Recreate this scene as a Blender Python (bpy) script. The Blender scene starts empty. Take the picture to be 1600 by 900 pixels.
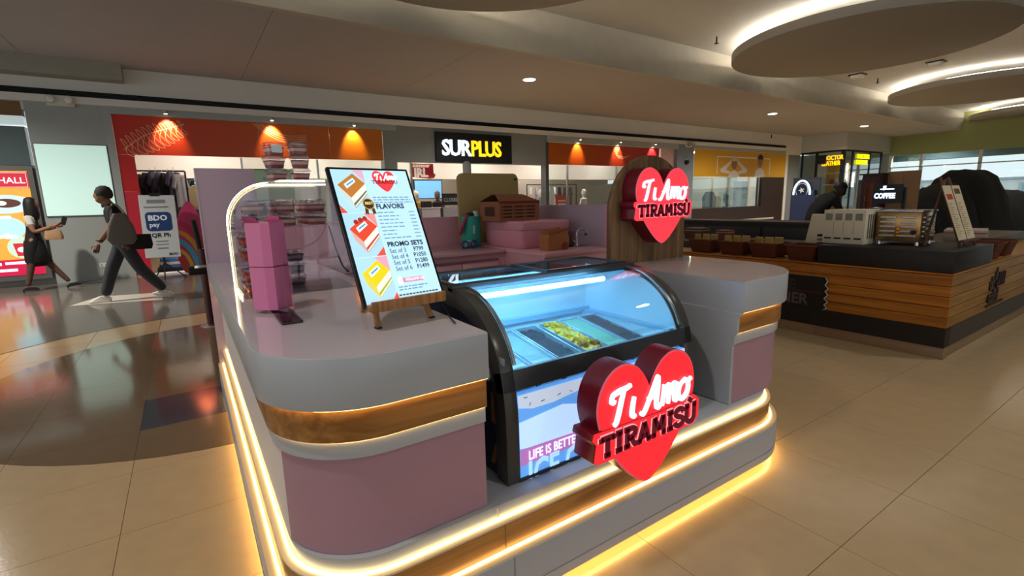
import bpy, bmesh, math, random
from mathutils import Vector, Matrix
random.seed(7)
PI = math.pi
rad = math.radians
scene = bpy.context.scene
COL = scene.collection

# ------------------------------------------------------------------ camera
CAM_H = 1.38
def cam_axes(yaw, pit, rol):
    fw = Vector((math.sin(yaw), math.cos(yaw), 0)); rt = Vector((math.cos(yaw), -math.sin(yaw), 0)); up = Vector((0, 0, 1))
    f2 = fw * math.cos(pit) - up * math.sin(pit); u2 = up * math.cos(pit) + fw * math.sin(pit)
    r3 = rt * math.cos(rol) + u2 * math.sin(rol); u3 = u2 * math.cos(rol) - rt * math.sin(rol)
    return r3, u3, f2
_r, _u, _w = cam_axes(rad(33.5), rad(10.15), rad(-1.42))
cd = bpy.data.cameras.new('camera'); cam = bpy.data.objects.new('camera', cd); COL.objects.link(cam)
cd.sensor_width = 36.0; cd.lens = 762.0 * 36.0 / 1600.0; cd.clip_start = 0.02; cd.clip_end = 300
m = Matrix((_r, _u, -_w)).transposed().to_4x4(); m.translation = Vector((0, 0, CAM_H)); cam.matrix_world = m
scene.camera = cam

# ------------------------------------------------------------------ world, exposure
wd = bpy.data.worlds.new('overcast_day'); scene.world = wd; wd.use_nodes = True
wn = wd.node_tree.nodes; wn['Background'].inputs[0].default_value = (0.86, 0.95, 1.0, 1); wn['Background'].inputs[1].default_value = 1.0
scene.view_settings.view_transform = 'Standard'; scene.view_settings.look = 'None'
scene.view_settings.exposure = 0.15; scene.view_settings.gamma = 1.0; scene.view_settings.use_curve_mapping = False

try: scene.cycles.transparent_max_bounces = 24
except Exception: pass
# ------------------------------------------------------------------ lamps (fixtures of the ceiling, then added fill)
def lamp(name, kind, loc, energy, color, **kw):
    ld = bpy.data.lights.new(name, kind); ld.energy = energy; ld.color = color
    for k, v in kw.items(): setattr(ld, k, v)
    o = bpy.data.objects.new(name, ld); o.location = loc; COL.objects.link(o)
    return o
CEIL_LOW, CEIL_HIGH, BEAM_Y, WALL_Y = 4.15, 4.95, 8.07, 12.85
DOWNLIGHTS = [(-3.3, 9.75), (7.08, 9.75), (17.55, 9.75), (24.6, 9.65), (32.0, 9.5)]
for x, y in DOWNLIGHTS:
    o = lamp('downlight_lamp', 'SPOT', (x, y, CEIL_LOW - .03), 1000, (1, .93, .84), spot_size=rad(150), spot_blend=.9, shadow_soft_size=.09)

# unseen fill spots added at the high ceiling to light the floor from above
for x, y in ((-4, 4.5), (-1.2, 1.2), (2.2, -2.2), (6.5, -.6), (8.3, 5.2), (17.6, 2.0), (17.6, 6.2), (26.8, 4)):
    lamp('added_fill_lamp', 'SPOT', (x, y, CEIL_HIGH - .04), 200, (1, .95, .88), spot_size=rad(120), spot_blend=.7, shadow_soft_size=.12)

# ------------------------------------------------------------------ materials
MATS = {}
def lin(c):
    if isinstance(c, str):
        c = tuple(int(c[i:i + 2], 16) / 255 for i in (0, 2, 4))
    return tuple((x / 12.92 if x <= .04045 else ((x + .055) / 1.055) ** 2.4) for x in c)
def mat(name, col, rough=.5, metal=0, emit=0, ecol=None, alpha=1, noise=0, nscale=20, bump=0, bscale=200, spec=.5, coat=0, trans=0, ior=1.45):
    if name in MATS: return MATS[name]
    m = bpy.data.materials.new(name); m.use_nodes = True; MATS[name] = m
    nt = m.node_tree; b = nt.nodes['Principled BSDF']; c = lin(col)
    b.inputs['Base Color'].default_value = (*c, 1); b.inputs['Roughness'].default_value = rough; b.inputs['Metallic'].default_value = metal
    b.inputs['Specular IOR Level'].default_value = spec; b.inputs['IOR'].default_value = ior
    if coat: b.inputs['Coat Weight'].default_value = coat; b.inputs['Coat Roughness'].default_value = .05
    if trans: b.inputs['Transmission Weight'].default_value = trans
    if emit:
        b.inputs['Emission Color'].default_value = (*lin(ecol or col), 1); b.inputs['Emission Strength'].default_value = emit
    if alpha < 1: b.inputs['Alpha'].default_value = alpha
    if noise or bump:
        tc = nt.nodes.new('ShaderNodeTexCoord')
    if noise:
        n = nt.nodes.new('ShaderNodeTexNoise'); n.inputs['Scale'].default_value = nscale; n.inputs['Detail'].default_value = 5
        nt.links.new(tc.outputs['Object'], n.inputs['Vector'])
        mx = nt.nodes.new('ShaderNodeMix'); mx.data_type = 'RGBA'
        mx.inputs[6].default_value = (*[x * (1 - noise) for x in c], 1); mx.inputs[7].default_value = (*[min(1, x * (1 + noise)) for x in c], 1)
        nt.links.new(n.outputs['Fac'], mx.inputs[0]); nt.links.new(mx.outputs[2], b.inputs['Base Color'])
    if bump:
        n2 = nt.nodes.new('ShaderNodeTexNoise'); n2.inputs['Scale'].default_value = bscale; n2.inputs['Detail'].default_value = 3
        nt.links.new(tc.outputs['Object'], n2.inputs['Vector'])
        bp = nt.nodes.new('ShaderNodeBump'); bp.inputs['Strength'].default_value = bump; bp.inputs['Distance'].default_value = .01
        nt.links.new(n2.outputs['Fac'], bp.inputs['Height']); nt.links.new(bp.outputs['Normal'], b.inputs['Normal'])
    return m
def emis(name, col, s):
    return mat(name, col, .5, emit=s)
def wood(name, c1, c2, rough=.4, axis='x', scale=6, coat=0):
    """wood grain: noise stretched along one axis"""
    if name in MATS: return MATS[name]
    m = mat(name, c1, rough, coat=coat); nt = m.node_tree; b = nt.nodes['Principled BSDF']
    tc = nt.nodes.new('ShaderNodeTexCoord'); mp = nt.nodes.new('ShaderNodeMapping'); s = [scale * 6] * 3; s['xyz'.index(axis)] = scale * .35
    mp.inputs['Scale'].default_value = s; nt.links.new(tc.outputs['Object'], mp.inputs['Vector'])
    n = nt.nodes.new('ShaderNodeTexNoise'); n.inputs['Scale'].default_value = 1; n.inputs['Detail'].default_value = 6; n.inputs['Distortion'].default_value = .6
    nt.links.new(mp.outputs['Vector'], n.inputs['Vector'])
    r = nt.nodes.new('ShaderNodeValToRGB'); r.color_ramp.elements[0].position = .35; r.color_ramp.elements[1].position = .68
    r.color_ramp.elements[0].color = (*lin(c2), 1); r.color_ramp.elements[1].color = (*lin(c1), 1)
    nt.links.new(n.outputs['Fac'], r.inputs['Fac'])
    oi = nt.nodes.new('ShaderNodeObjectInfo'); hs = nt.nodes.new('ShaderNodeHueSaturation')
    mr = nt.nodes.new('ShaderNodeMapRange'); mr.inputs[3].default_value = .86; mr.inputs[4].default_value = 1.1
    nt.links.new(oi.outputs['Random'], mr.inputs[0]); nt.links.new(mr.outputs[0], hs.inputs['Value'])
    nt.links.new(r.outputs['Color'], hs.inputs['Color']); nt.links.new(hs.outputs['Color'], b.inputs['Base Color'])
    return m
def pane(name, tint=(1, 1, 1), refl=.08, rough=.02, top=.7):
    """thin clear sheet: transparent with a fresnel-weighted gloss"""
    if name in MATS: return MATS[name]
    m = bpy.data.materials.new(name); m.use_nodes = True; MATS[name] = m; nt = m.node_tree
    for n in list(nt.nodes): nt.nodes.remove(n)
    o = nt.nodes.new('ShaderNodeOutputMaterial'); t = nt.nodes.new('ShaderNodeBsdfTransparent'); t.inputs[0].default_value = (*tint, 1)
    g = nt.nodes.new('ShaderNodeBsdfGlossy'); g.inputs['Roughness'].default_value = rough
    f = nt.nodes.new('ShaderNodeLayerWeight'); f.inputs[0].default_value = .25
    mr = nt.nodes.new('ShaderNodeMapRange'); mr.inputs[3].default_value = refl; mr.inputs[4].default_value = top
    x = nt.nodes.new('ShaderNodeMixShader'); nt.links.new(f.outputs['Facing'], mr.inputs[0]); nt.links.new(mr.outputs[0], x.inputs[0])
    nt.links.new(t.outputs[0], x.inputs[1]); nt.links.new(g.outputs[0], x.inputs[2]); nt.links.new(x.outputs[0], o.inputs[0])
    return m

# ------------------------------------------------------------------ mesh helpers
class MB:
    def __init__(s): s.v = []; s.f = []; s.mi = []; s.cur = 0
    def add(s, vs, fs):
        b = len(s.v); s.v += [tuple(v) for v in vs]
        for f in fs: s.f.append(tuple(b + i for i in f)); s.mi.append(s.cur)
        return s
    def box(s, x0, y0, z0, x1, y1, z1):
        return s.add([(x0, y0, z0), (x1, y0, z0), (x1, y1, z0), (x0, y1, z0), (x0, y0, z1), (x1, y0, z1), (x1, y1, z1), (x0, y1, z1)],
                     [(0, 3, 2, 1), (4, 5, 6, 7), (0, 1, 5, 4), (1, 2, 6, 5), (2, 3, 7, 6), (3, 0, 4, 7)])
    def prism(s, pts, a0, a1, axis='z'):
        def P(p, a): return {'z': (p[0], p[1], a), 'y': (p[0], a, p[1]), 'x': (a, p[0], p[1])}[axis]
        n = len(pts); vs = [P(p, a0) for p in pts] + [P(p, a1) for p in pts]
        return s.add(vs, [tuple(range(n - 1, -1, -1)), tuple(range(n, 2 * n))] + [(i, (i + 1) % n, n + (i + 1) % n, n + i) for i in range(n)])
    def poly(s, pts): return s.add(pts, [tuple(range(len(pts)))])
    def tube(s, pts, r, n=8, closed=False):
        pts = [Vector(p) for p in pts]; N = len(pts); rs = r if isinstance(r, (list, tuple)) else [r] * N
        vs = []; prev = None
        for i, p in enumerate(pts):
            a = pts[(i - 1) % N] if (i > 0 or closed) else p; b = pts[(i + 1) % N] if (i < N - 1 or closed) else p
            t = (b - a).normalized() if (b - a).length > 1e-9 else Vector((0, 0, 1))
            if prev is None:
                ref = Vector((0, 0, 1)) if abs(t.z) < .9 else Vector((1, 0, 0)); u = t.cross(ref).normalized()
            else:
                u = (prev - t * prev.dot(t)); u = u.normalized() if u.length > 1e-6 else t.cross(Vector((0, 0, 1))).normalized()
            prev = u; w = t.cross(u)
            for k in range(n):
                an = 2 * PI * k / n; vs.append(p + (u * math.cos(an) + w * math.sin(an)) * rs[i])
        fs = []
        for i in range(N if closed else N - 1):
            j = (i + 1) % N
            for k in range(n): fs.append((i * n + k, i * n + (k + 1) % n, j * n + (k + 1) % n, j * n + k))
        if not closed: fs += [tuple(range(n - 1, -1, -1)), tuple(range((N - 1) * n, N * n))]
        return s.add(vs, fs)
    def lathe(s, prof, n=16, c=(0, 0, 0), sx=1, sy=1):
        vs = []; N = len(prof)
        for r, z in prof:
            for k in range(n):
                a = 2 * PI * k / n; vs.append((c[0] + r * math.cos(a) * sx, c[1] + r * math.sin(a) * sy, c[2] + z))
        fs = [(i * n + k, i * n + (k + 1) % n, (i + 1) * n + (k + 1) % n, (i + 1) * n + k) for i in range(N - 1) for k in range(n)]
        fs += [tuple(range(n - 1, -1, -1)), tuple(range((N - 1) * n, N * n))]
        return s.add(vs, fs)
    def rrprof(s, prof, z_list=None, r=.02, seg=3, c=(0, 0)):
        """stack of rounded rectangles: prof = [(half_x, half_y, z)]"""
        rings = []
        for hx, hy, z in prof:
            rr = min(r, hx * .99, hy * .99); ring = []
            for (cx, cy, a0) in ((hx - rr, hy - rr, 0), (-hx + rr, hy - rr, 90), (-hx + rr, -hy + rr, 180), (hx - rr, -hy + rr, 270)):
                for k in range(seg + 1):
                    a = rad(a0 + 90 * k / seg); ring.append((c[0] + cx + rr * math.cos(a), c[1] + cy + rr * math.sin(a), z))
            rings.append(ring)
        n = len(rings[0]); vs = [p for q in rings for p in q]; N = len(rings)
        fs = [(i * n + k, i * n + (k + 1) % n, (i + 1) * n + (k + 1) % n, (i + 1) * n + k) for i in range(N - 1) for k in range(n)]
        fs += [tuple(range(n - 1, -1, -1)), tuple(range((N - 1) * n, N * n))]
        return s.add(vs, fs)
    def wall(s, path, thick, z0, z1):
        """vertical sheet along an open plan path, thickness to the left of the travel direction"""
        P = [Vector((p[0], p[1])) for p in path]; N = len(P); off = []
        for i in range(N):
            d = Vector((0, 0))
            if i > 0: d += (P[i] - P[i - 1]).normalized()
            if i < N - 1: d += (P[i + 1] - P[i]).normalized()
            d.normalize(); off.append(P[i] + Vector((-d.y, d.x)) * thick)
        vs = []
        for a, b in zip(P, off): vs += [(a.x, a.y, z0), (a.x, a.y, z1), (b.x, b.y, z1), (b.x, b.y, z0)]
        fs = [(4 * i + k, 4 * i + (k + 1) % 4, 4 * i + 4 + (k + 1) % 4, 4 * i + 4 + k) for i in range(N - 1) for k in range(4)]
        fs += [(0, 1, 2, 3), tuple(4 * (N - 1) + k for k in (3, 2, 1, 0))]
        return s.add(vs, fs)
    def xf(s, M):
        s.v = [tuple(M @ Vector(v)) for v in s.v]; return s
    def mesh(s, name, mats, smooth=None, bevel=0, bseg=2):
        me = bpy.data.meshes.new(name); me.from_pydata(s.v, [], s.f)
        mats = mats if isinstance(mats, (list, tuple)) else [mats]
        for mm in mats: me.materials.append(mm)
        for p, i in zip(me.polygons, s.mi): p.material_index = i
        bm = bmesh.new(); bm.from_mesh(me)
        bmesh.ops.recalc_face_normals(bm, faces=bm.faces)
        if bevel:
            ed = [e for e in bm.edges if len(e.link_faces) == 2 and e.calc_face_angle(0) > rad(40)]
            bmesh.ops.bevel(bm, geom=ed, offset=bevel, segments=bseg, profile=.5, affect='EDGES', clamp_overlap=True)
        bm.to_mesh(me); bm.free()
        if smooth is not None or bevel:
            me.shade_smooth(); me.set_sharp_from_angle(angle=rad(smooth if smooth else 35))
        return me
    def build(s, name, mats, parent=None, smooth=None, bevel=0, bseg=2, world=False, loc=None):
        if world and parent is not None:
            o = parent.location; s.v = [(v[0] - o.x, v[1] - o.y, v[2] - o.z) for v in s.v]
        ob = bpy.data.objects.new(name, s.mesh(name, mats, smooth, bevel, bseg)); COL.objects.link(ob)
        if parent is not None: ob.parent = parent
        if loc: ob.location = loc
        return ob
def tag(o, label=None, cat=None, group=None, kind=None):
    if label: o['label'] = label
    if cat: o['category'] = cat
    if group: o['group'] = group
    if kind: o['kind'] = kind
    return o
def thing(name, label, cat, loc=(0, 0, 0), rotz=0, group=None):
    o = bpy.data.objects.new(name, None); COL.objects.link(o); o.empty_display_size = .1
    o.location = loc; o.rotation_euler = (0, 0, rotz)
    return tag(o, label, cat, group)
def single(name, mb, mats, label, cat, loc=(0, 0, 0), rotz=0, group=None, **kw):
    o = mb.build(name, mats, None, **kw); o.location = loc; o.rotation_euler = (0, 0, rotz)
    return tag(o, label, cat, group)
def struct(name, mb, mats, parent=None, **kw):
    o = mb.build(name, mats, parent, **kw)
    if parent is None: o['kind'] = 'structure'
    return o
def copy_tree(o, parent=None):
    c = o.copy(); COL.objects.link(c); c.parent = parent
    for ch in o.children: copy_tree(ch, c)
    return c
def arc(cx, cy, r, a0, a1, n):
    return [(cx + r * math.cos(rad(a0 + (a1 - a0) * i / n)), cy + r * math.sin(rad(a0 + (a1 - a0) * i / n))) for i in range(n + 1)]
def text(s, size, loc, m, parent=None, name='lettering', face='-y', ext=.001, bold=0, shear=0, align='LEFT', world=False, sx=1, roll=0, spacing=1, rot=None):
    cu = bpy.data.curves.new(name, 'FONT'); cu.body = s; cu.size = size; cu.extrude = ext; cu.offset = bold; cu.shear = shear
    cu.align_x = align; cu.resolution_u = 2; cu.space_character = spacing
    t = bpy.data.objects.new('tmp', cu); COL.objects.link(t)
    bpy.context.view_layer.update()
    me = bpy.data.meshes.new_from_object(t.evaluated_get(bpy.context.evaluated_depsgraph_get()))
    bpy.data.objects.remove(t); bpy.data.curves.remove(cu)
    me.materials.clear(); me.materials.append(m); me.name = name
    R = {'-y': Matrix.Rotation(rad(90), 4, 'X'), '-x': Matrix.Rotation(rad(-90), 4, 'Z') @ Matrix.Rotation(rad(90), 4, 'X'), 'z': Matrix.Identity(4)}[face] if rot is None else rot
    me.transform(R @ Matrix.Rotation(roll, 4, 'Z') @ Matrix.Diagonal((sx, 1, 1, 1)))
    o = bpy.data.objects.new(name, me); COL.objects.link(o)
    L = Vector(loc)
    if parent is not None:
        o.parent = parent
        if world: L = L - parent.location
    o.location = L
    return o
def catmull(pts, n=6, closed=False):
    P = [Vector(p) for p in pts]; N = len(P); out = []
    for i in range(N if closed else N - 1):
        if closed: a, b, c, d = P[i - 1], P[i], P[(i + 1) % N], P[(i + 2) % N]
        else: a, b, c, d = P[max(i - 1, 0)], P[i], P[i + 1], P[min(i + 2, N - 1)]
        for k in range(n):
            t = k / n
            out.append(.5 * ((2 * b) + (c - a) * t + (2 * a - 5 * b + 4 * c - d) * t * t + (3 * b - a - 3 * c + d) * t ** 3))
    if not closed: out.append(P[-1])
    return out
def ribbon(mb, pts, w, y0, y1):
    """flat stroke in the local x-z plane, between depths y0 (front) and y1, width w (number or list); round joins"""
    P = [Vector((p[0], p[1])) for p in pts]; N = len(P); ws = w if isinstance(w, (list, tuple)) else [w] * N
    L, R = [], []
    for i in range(N):
        d = Vector((0, 0))
        if i > 0: d += (P[i] - P[i - 1]).normalized()
        if i < N - 1: d += (P[i + 1] - P[i]).normalized()
        if d.length < 1e-6: d = Vector((1, 0))
        d.normalize(); n = Vector((-d.y, d.x)) * ws[i] / 2; L.append(P[i] + n); R.append(P[i] - n)
    vs = []
    for a, b in zip(L, R): vs += [(a.x, y0, a.y), (b.x, y0, b.y), (b.x, y1, b.y), (a.x, y1, a.y)]
    fs = [(4 * i + k, 4 * i + (k + 1) % 4, 4 * i + 4 + (k + 1) % 4, 4 * i + 4 + k) for i in range(N - 1) for k in range(4)]
    fs += [(0, 1, 2, 3), tuple(4 * (N - 1) + k for k in (3, 2, 1, 0))]
    return mb.add(vs, fs)
def boxthing(name, x0, y0, z0, x1, y1, z1, m, parent, bevel=0, **kw):
    return MB().box(x0, y0, z0, x1, y1, z1).build(name, m, parent, bevel=bevel, world=True, **kw)
# ================================================================== STRUCTURE
M_TILE = mat('floor_tile_beige', 'b8a07c', .16, noise=.10, nscale=9, bump=.03, bscale=60)
M_DARKTILE = mat('floor_tile_brown', '6f5b45', .10, noise=.12, nscale=8)
M_CORR = mat('floor_corridor_grey', '6a645c', .12, noise=.08, nscale=5)
M_CEIL = mat('ceiling_paint', 'a8a4a4', .85, noise=.05, nscale=2)
M_CEILHI = mat('ceiling_paint_high', 'cbcbc8', .85, noise=.04, nscale=2)
M_WHITE = mat('white_paint', 'dedcd6', .7)
M_GREY = mat('grey_cladding', 'a0a5a2', .45, noise=.03, nscale=3)
M_GREYD = mat('grey_cladding_dark', '858988', .45)
M_BLACK = mat('black_plain', '0c0c0d', .5)
M_STEEL = mat('brushed_steel', 'b9bbbd', .28, 1)
M_CHROME = mat('chrome', 'd8d8d8', .08, 1)

# floor slab: tile joints carried on by the material where tiles are too far to tell apart
def far_floor_mat():
    m = mat('floor_far_tiles', 'b49a74', .16); nt = m.node_tree; b = nt.nodes['Principled BSDF']
    tc = nt.nodes.new('ShaderNodeTexCoord'); mp = nt.nodes.new('ShaderNodeMapping'); mp.inputs['Location'].default_value = (-.212, -.125, 0)
    br = nt.nodes.new('ShaderNodeTexBrick'); br.offset = 0; br.inputs['Scale'].default_value = 1; br.inputs['Brick Width'].default_value = .6
    br.inputs['Row Height'].default_value = .6; br.inputs['Mortar Size'].default_value = .003
    br.inputs['Color1'].default_value = (*lin('b49a74'), 1); br.inputs['Color2'].default_value = (*lin('ad936e'), 1); br.inputs['Mortar'].default_value = (*lin('4c3d2b'), 1)
    nt.links.new(tc.outputs['Object'], mp.inputs[0]); nt.links.new(mp.outputs[0], br.inputs[0]); nt.links.new(br.outputs['Color'], b.inputs['Base Color'])
    return m
floor = struct('floor', MB().box(-12, -8, -.1, 36, 18.2, -.002), far_floor_mat())
# near tiles, each its own piece
tile_me = MB().box(.0012, .0012, -.002, .5988, .5988, 0).mesh('tile', M_TILE)
def in_kiosk(x0, y0): return x0 > .2 and x0 + .6 < 2.6 and y0 > 1.4 and y0 + .6 < 4.1
for i in range(-3, 13):
    for j in range(-1, 9):
        x0 = 2.012 - .6 * 3 + .6 * i; y0 = .725 - .6 + .6 * j
        if in_kiosk(x0, y0) or (x0 > 5.2 and y0 > 1.3): continue
        o = bpy.data.objects.new('tile', tile_me); COL.objects.link(o); o.parent = floor; o.location = (x0, y0, 0)
# dark round medallion of brown polished tiles
CX, CY, CR = .29, 5.02, 1.86
def clip_circle(poly):
    circ = arc(CX, CY, CR, 0, 360, 64)[:-1]; out = poly
    for k in range(len(circ)):
        a, b = circ[k], circ[(k + 1) % len(circ)]; res = []
        def side(p): return (b[0] - a[0]) * (p[1] - a[1]) - (b[1] - a[1]) * (p[0] - a[0])
        for q in range(len(out)):
            p1, p2 = out[q], out[(q + 1) % len(out)]; s1, s2 = side(p1), side(p2)
            if s1 >= 0: res.append(p1)
            if s1 * s2 < 0:
                t = s1 / (s1 - s2); res.append((p1[0] + t * (p2[0] - p1[0]), p1[1] + t * (p2[1] - p1[1])))
        out = res
        if len(out) < 3: return []
    return out
for i in range(-4, 3):
    for j in range(3, 12):
        x0 = .212 + .6 * i; y0 = .125 + .6 * j; e = .001
        pl = clip_circle([(x0 + e, y0 + e), (x0 + .6 - e, y0 + e), (x0 + .6 - e, y0 + .6 - e), (x0 + e, y0 + .6 - e)])
        if len(pl) < 3: continue
        dk = (i == -1 and j == 6)
        MB().prism(pl, 0, .0015).build('tile', mat('floor_tile_charcoal', '40404a', .1) if dk else M_DARKTILE, floor)
# darker corridor floor beyond the pale ring
ring = [p for p in arc(CX, CY, 2.55, 200, -20, 40)]
pts = [(-12, 5.0)] + [(-2.4, 5.0)] + [p for p in arc(CX, CY, 2.6, 180.5, 0, 40)] + [(4.6, 5.0), (4.6, 12.8), (-12, 12.8)]
MB().prism(pts, 0, .0012).build('corridor_paving', M_CORR, floor)
MB().prism([(-1.55, 9.55), (-.42, 9.2), (-.42, 10.0), (-1.3, 10.25)], .0013, .004).build('pale_inlay', mat('pale_inlay', 'cfc8ba', .2), floor)

# ceilings
hi = struct('ceiling', MB().box(-12, -8, CEIL_HIGH, 36, BEAM_Y + .1, CEIL_HIGH + .12), M_CEILHI)
lowc = struct('ceiling_low', MB().box(-12, BEAM_Y + .12, CEIL_LOW + .012, 36, 18.2, CEIL_LOW + .1), M_CEIL)
xs = [-12, -5.5, -2.05, 1.42, 4.89, 8.36, 11.83, 15.3, 18.77, 22.24, 25.71, 29.2, 36]
for a, b in zip(xs, xs[1:]):
    MB().box(a + .004, BEAM_Y + .121, CEIL_LOW, b - .004, WALL_Y, CEIL_LOW + .012).build('ceiling_panel', M_CEIL, lowc)
struct('trim_beam', MB().box(-12, BEAM_Y, CEIL_LOW, 36, BEAM_Y + .12, CEIL_HIGH), mat('beam_paint', 'b2ada0', .8, noise=.1, nscale=4))
struct('trim_bulkhead', MB().box(-12, 12.45, 3.86, -.66, WALL_Y, CEIL_LOW), mat('bulkhead_paint', '9d998d', .8))

# round hanging ceiling discs with a light ring laid on their upper rim
def disc(x, label):
    t = thing('ceiling_disc', label, 'ceiling disc', (x, 5.3, 4.5), 0, 'round ceiling discs')
    MB().lathe([(2.56, 0), (2.6, .015), (2.6, .19), (2.57, .2), (2.3, .2)], 72).build('disc_body', mat('disc_paint', '9c978f', .8), t, smooth=30)
    MB().tube([(2.3 * math.cos(k * PI / 36), 2.3 * math.sin(k * PI / 36), .23) for k in range(72)], .02, 6, True).build('light_ring', emis('cove_led', 'fff3e0', 34), t)
    MB().tube([(0, 0, .2), (0, 0, .45)], .05, 8).build('hanger_rod', M_STEEL, t)
disc(3.4, 'round ceiling disc barely showing at the top edge of the view')
disc(12.9, 'largest and nearest round white ceiling disc with glowing rim')
disc(22.3, 'second round ceiling disc with glowing rim, beyond the nearest one')
disc(31.4, 'farthest round ceiling disc, above the bright windows')

for k, (x, y) in enumerate(DOWNLIGHTS[1:]):
    t = thing('downlight', ['round recessed downlight above the arched wooden heart panel', 'round recessed downlight near the yellow poster', 'round recessed downlight before the leather shop',
              'round recessed downlight farthest away by the windows'][k], 'ceiling light', (x, y, CEIL_LOW), 0, 'recessed downlights')
    MB().lathe([(.1, -.004), (.15, -.004), (.155, -.012), (.16, 0)], 28).build('trim_ring', M_WHITE, t)
    MB().lathe([(.13, -.0145), (.13, -.012)], 28).build('lens', emis('downlight_lens', 'fff4e2', 16), t)
for (x, y, z, lab) in ((10.6, 7.3, CEIL_HIGH, 'small black sprinkler head beside the largest ceiling disc'), (19.0, 7.2, CEIL_HIGH, 'small black sprinkler head beyond the largest ceiling disc'), (23.0, 12.75, 4.1, 'small black sprinkler above the yellow poster')):
    b = MB().lathe([(.02, -.16), (.055, -.15), (.02, -.13), (.015, 0)], 10)
    single('sprinkler', b, M_BLACK, lab, 'sprinkler', (x, y, z))
for (x, y, lab) in ((18.2, 5.5, 'white box-shaped ceiling speaker between two ceiling discs'), (17.8, 7.3, 'small white ceiling detector near the beam')):
    t = thing('ceiling_box', lab, 'ceiling fixture', (x, y, CEIL_HIGH))
    MB().rrprof([(.2, .2, -.03), (.2, .2, 0)], r=.03).build('mounting_plate', M_BLACK, t)
    MB().rrprof([(.13, .13, -.12), (.15, .15, -.1), (.15, .15, -.03)], r=.04).build('housing', M_WHITE, t)

# unseen wall added behind the camera to cut the daylight, middle left open
struct('wall_light_blocker', MB().box(-12, -8.2, 0, -2.5, -8, CEIL_HIGH).box(9.5, -8.2, 0, 36, -8, CEIL_HIGH).box(-2.5, -8.2, 3.6, 9.5, -8, CEIL_HIGH), mat('light_blocker_paint', 'b8b2a8', .7))
for x, y in ((-4, 4.5), (-1.2, 1.2), (2.2, -2.2), (6.5, -.6), (8.3, 5.2), (17.6, 2.0), (17.6, 6.2), (26.8, 4)):
    MB().lathe([(.09, -.004), (.13, -.004), (.14, -.012), (.145, 0)], 20, (x, y, CEIL_HIGH)).build('fill_lamp_ring', M_WHITE, hi)  # rims for the added fill spots
# back wall
wb = struct('wall_back', MB().box(-12, WALL_Y, 3.26, 26.0, WALL_Y + .2, CEIL_LOW), mat('fascia_paint', 'e2e1db', .75, noise=.03, nscale=3))
def wallbox(nm, x0, x1, z0, z1, m, y0=12.80, y1=13.05, par=wb, **kw): return MB().box(x0, y0, z0, x1, y1, z1).build(nm, m, par, **kw)
wallbox('cornice', -12, 24.5, 3.40, 3.53, M_WHITE, 12.70, WALL_Y)
wallbox('grille_recess', -12, 24.5, 3.55, 3.66, M_BLACK, 12.835, WALL_Y)
sec = MB()
for k in range(4): sec.box(.0, 0, .004 + k * .026, .68, .02, .014 + k * .026)
sec.box(.68, -.004, 0, .695, .02, .105)
sec_me = sec.mesh('grille_section', mat('grille_metal', '2a2a2b', .4, .5))
k = 0
while -3.2 + .7 * k < 24.0:
    o = bpy.data.objects.new('grille_section', sec_me); COL.objects.link(o); o.parent = wb; o.location = (-3.2 + .7 * k, 12.81, 3.553); k += 1
wallbox('header_rail', -1.0, 4.9, 3.26, 3.40, M_GREY, 12.72, WALL_Y)
wallbox('fascia_panel', 4.9, 7.4, 2.48, 3.40, M_GREYD, 12.78)
wallbox('fascia_panel', 7.402, 9.88, 2.48, 3.40, M_GREYD, 12.78)
wallbox('header_rail', 9.9, 16.4, 3.2, 3.40, M_GREY, 12.74, WALL_Y)
# left shop front beside the food hall poster
wallbox('shop_transom', -12, -2.25, 2.25, 2.95, mat('blue_grey_glass_panel', '5f6f70', .2), 12.82)
wallbox('shop_transom_light', -12, -2.25, 2.99, 3.14, mat('transom_glow', 'd8ecec', .3, emit=.35), 12.84)
wallbox('shop_transom_rail', -12, -2.25, 3.14, 3.40, mat('transom_brown', '7a5a3a', .5), 12.84)
wallbox('shop_base', -12, -2.2, 0, 2.25, M_GREYD, 12.86)
# grey pier with vertical cladding sheets
wallbox('cladding_sheet', -2.2, -1.08, 0, 1.29, M_GREY, 12.78)
wallbox('cladding_sheet', -2.2, -1.08, 2.65, 3.40, M_GREY, 12.78)
wallbox('cladding_sheet', -2.2, -2.165, 1.29, 2.65, M_GREY, 12.78)
wallbox('cladding_sheet', -1.1, -1.08, 1.29, 2.65, M_GREY, 12.78)
wallbox('pier_trim', -1.078, -.955, 0, 3.40, mat('pier_trim_grey', 'a7a9a6', .4), 12.75)
wallbox('pier', 4.55, 4.9, 0, 3.40, M_GREYD, 12.78)
wallbox('pier', 9.88, 10.0, 0, 3.2, mat('pier_dark', '4a4b4d', .4), 12.78)
wallbox('pier', 16.35, 17.38, 0, 3.40, mat('pier_blue_grey', '7f8790', .5), 12.76)
wallbox('pier_side', 15.55, 16.35, 0, 3.2, mat('pier_pinkish', 'd9b3b4', .5), 12.9, 13.05)
# wall of the poster bay
wallbox('poster_bay_frame', 17.38, 24.5, 3.27, 3.40, M_GREY, 12.76)
wallbox('poster_bay_jamb', 24.38, 24.6, 0, 3.40, M_WHITE, 12.74)
M_BROWN = mat('dark_brown_laminate', '34211b', .45, noise=.08, nscale=4)
wallbox('brown_panel', 22.5, 24.38, 0, 2.17, M_BROWN, 12.77)
wallbox('brown_panel', 16.9, 22.5, 0, .86, M_BROWN, 12.77)
wallbox('white_rail', 16.6, 23.6, .23, .30, M_WHITE, 12.72, 12.78)
wallbox('end_panel', 24.6, 26.0, 0, 3.26, M_GREYD, 12.9)

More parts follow.
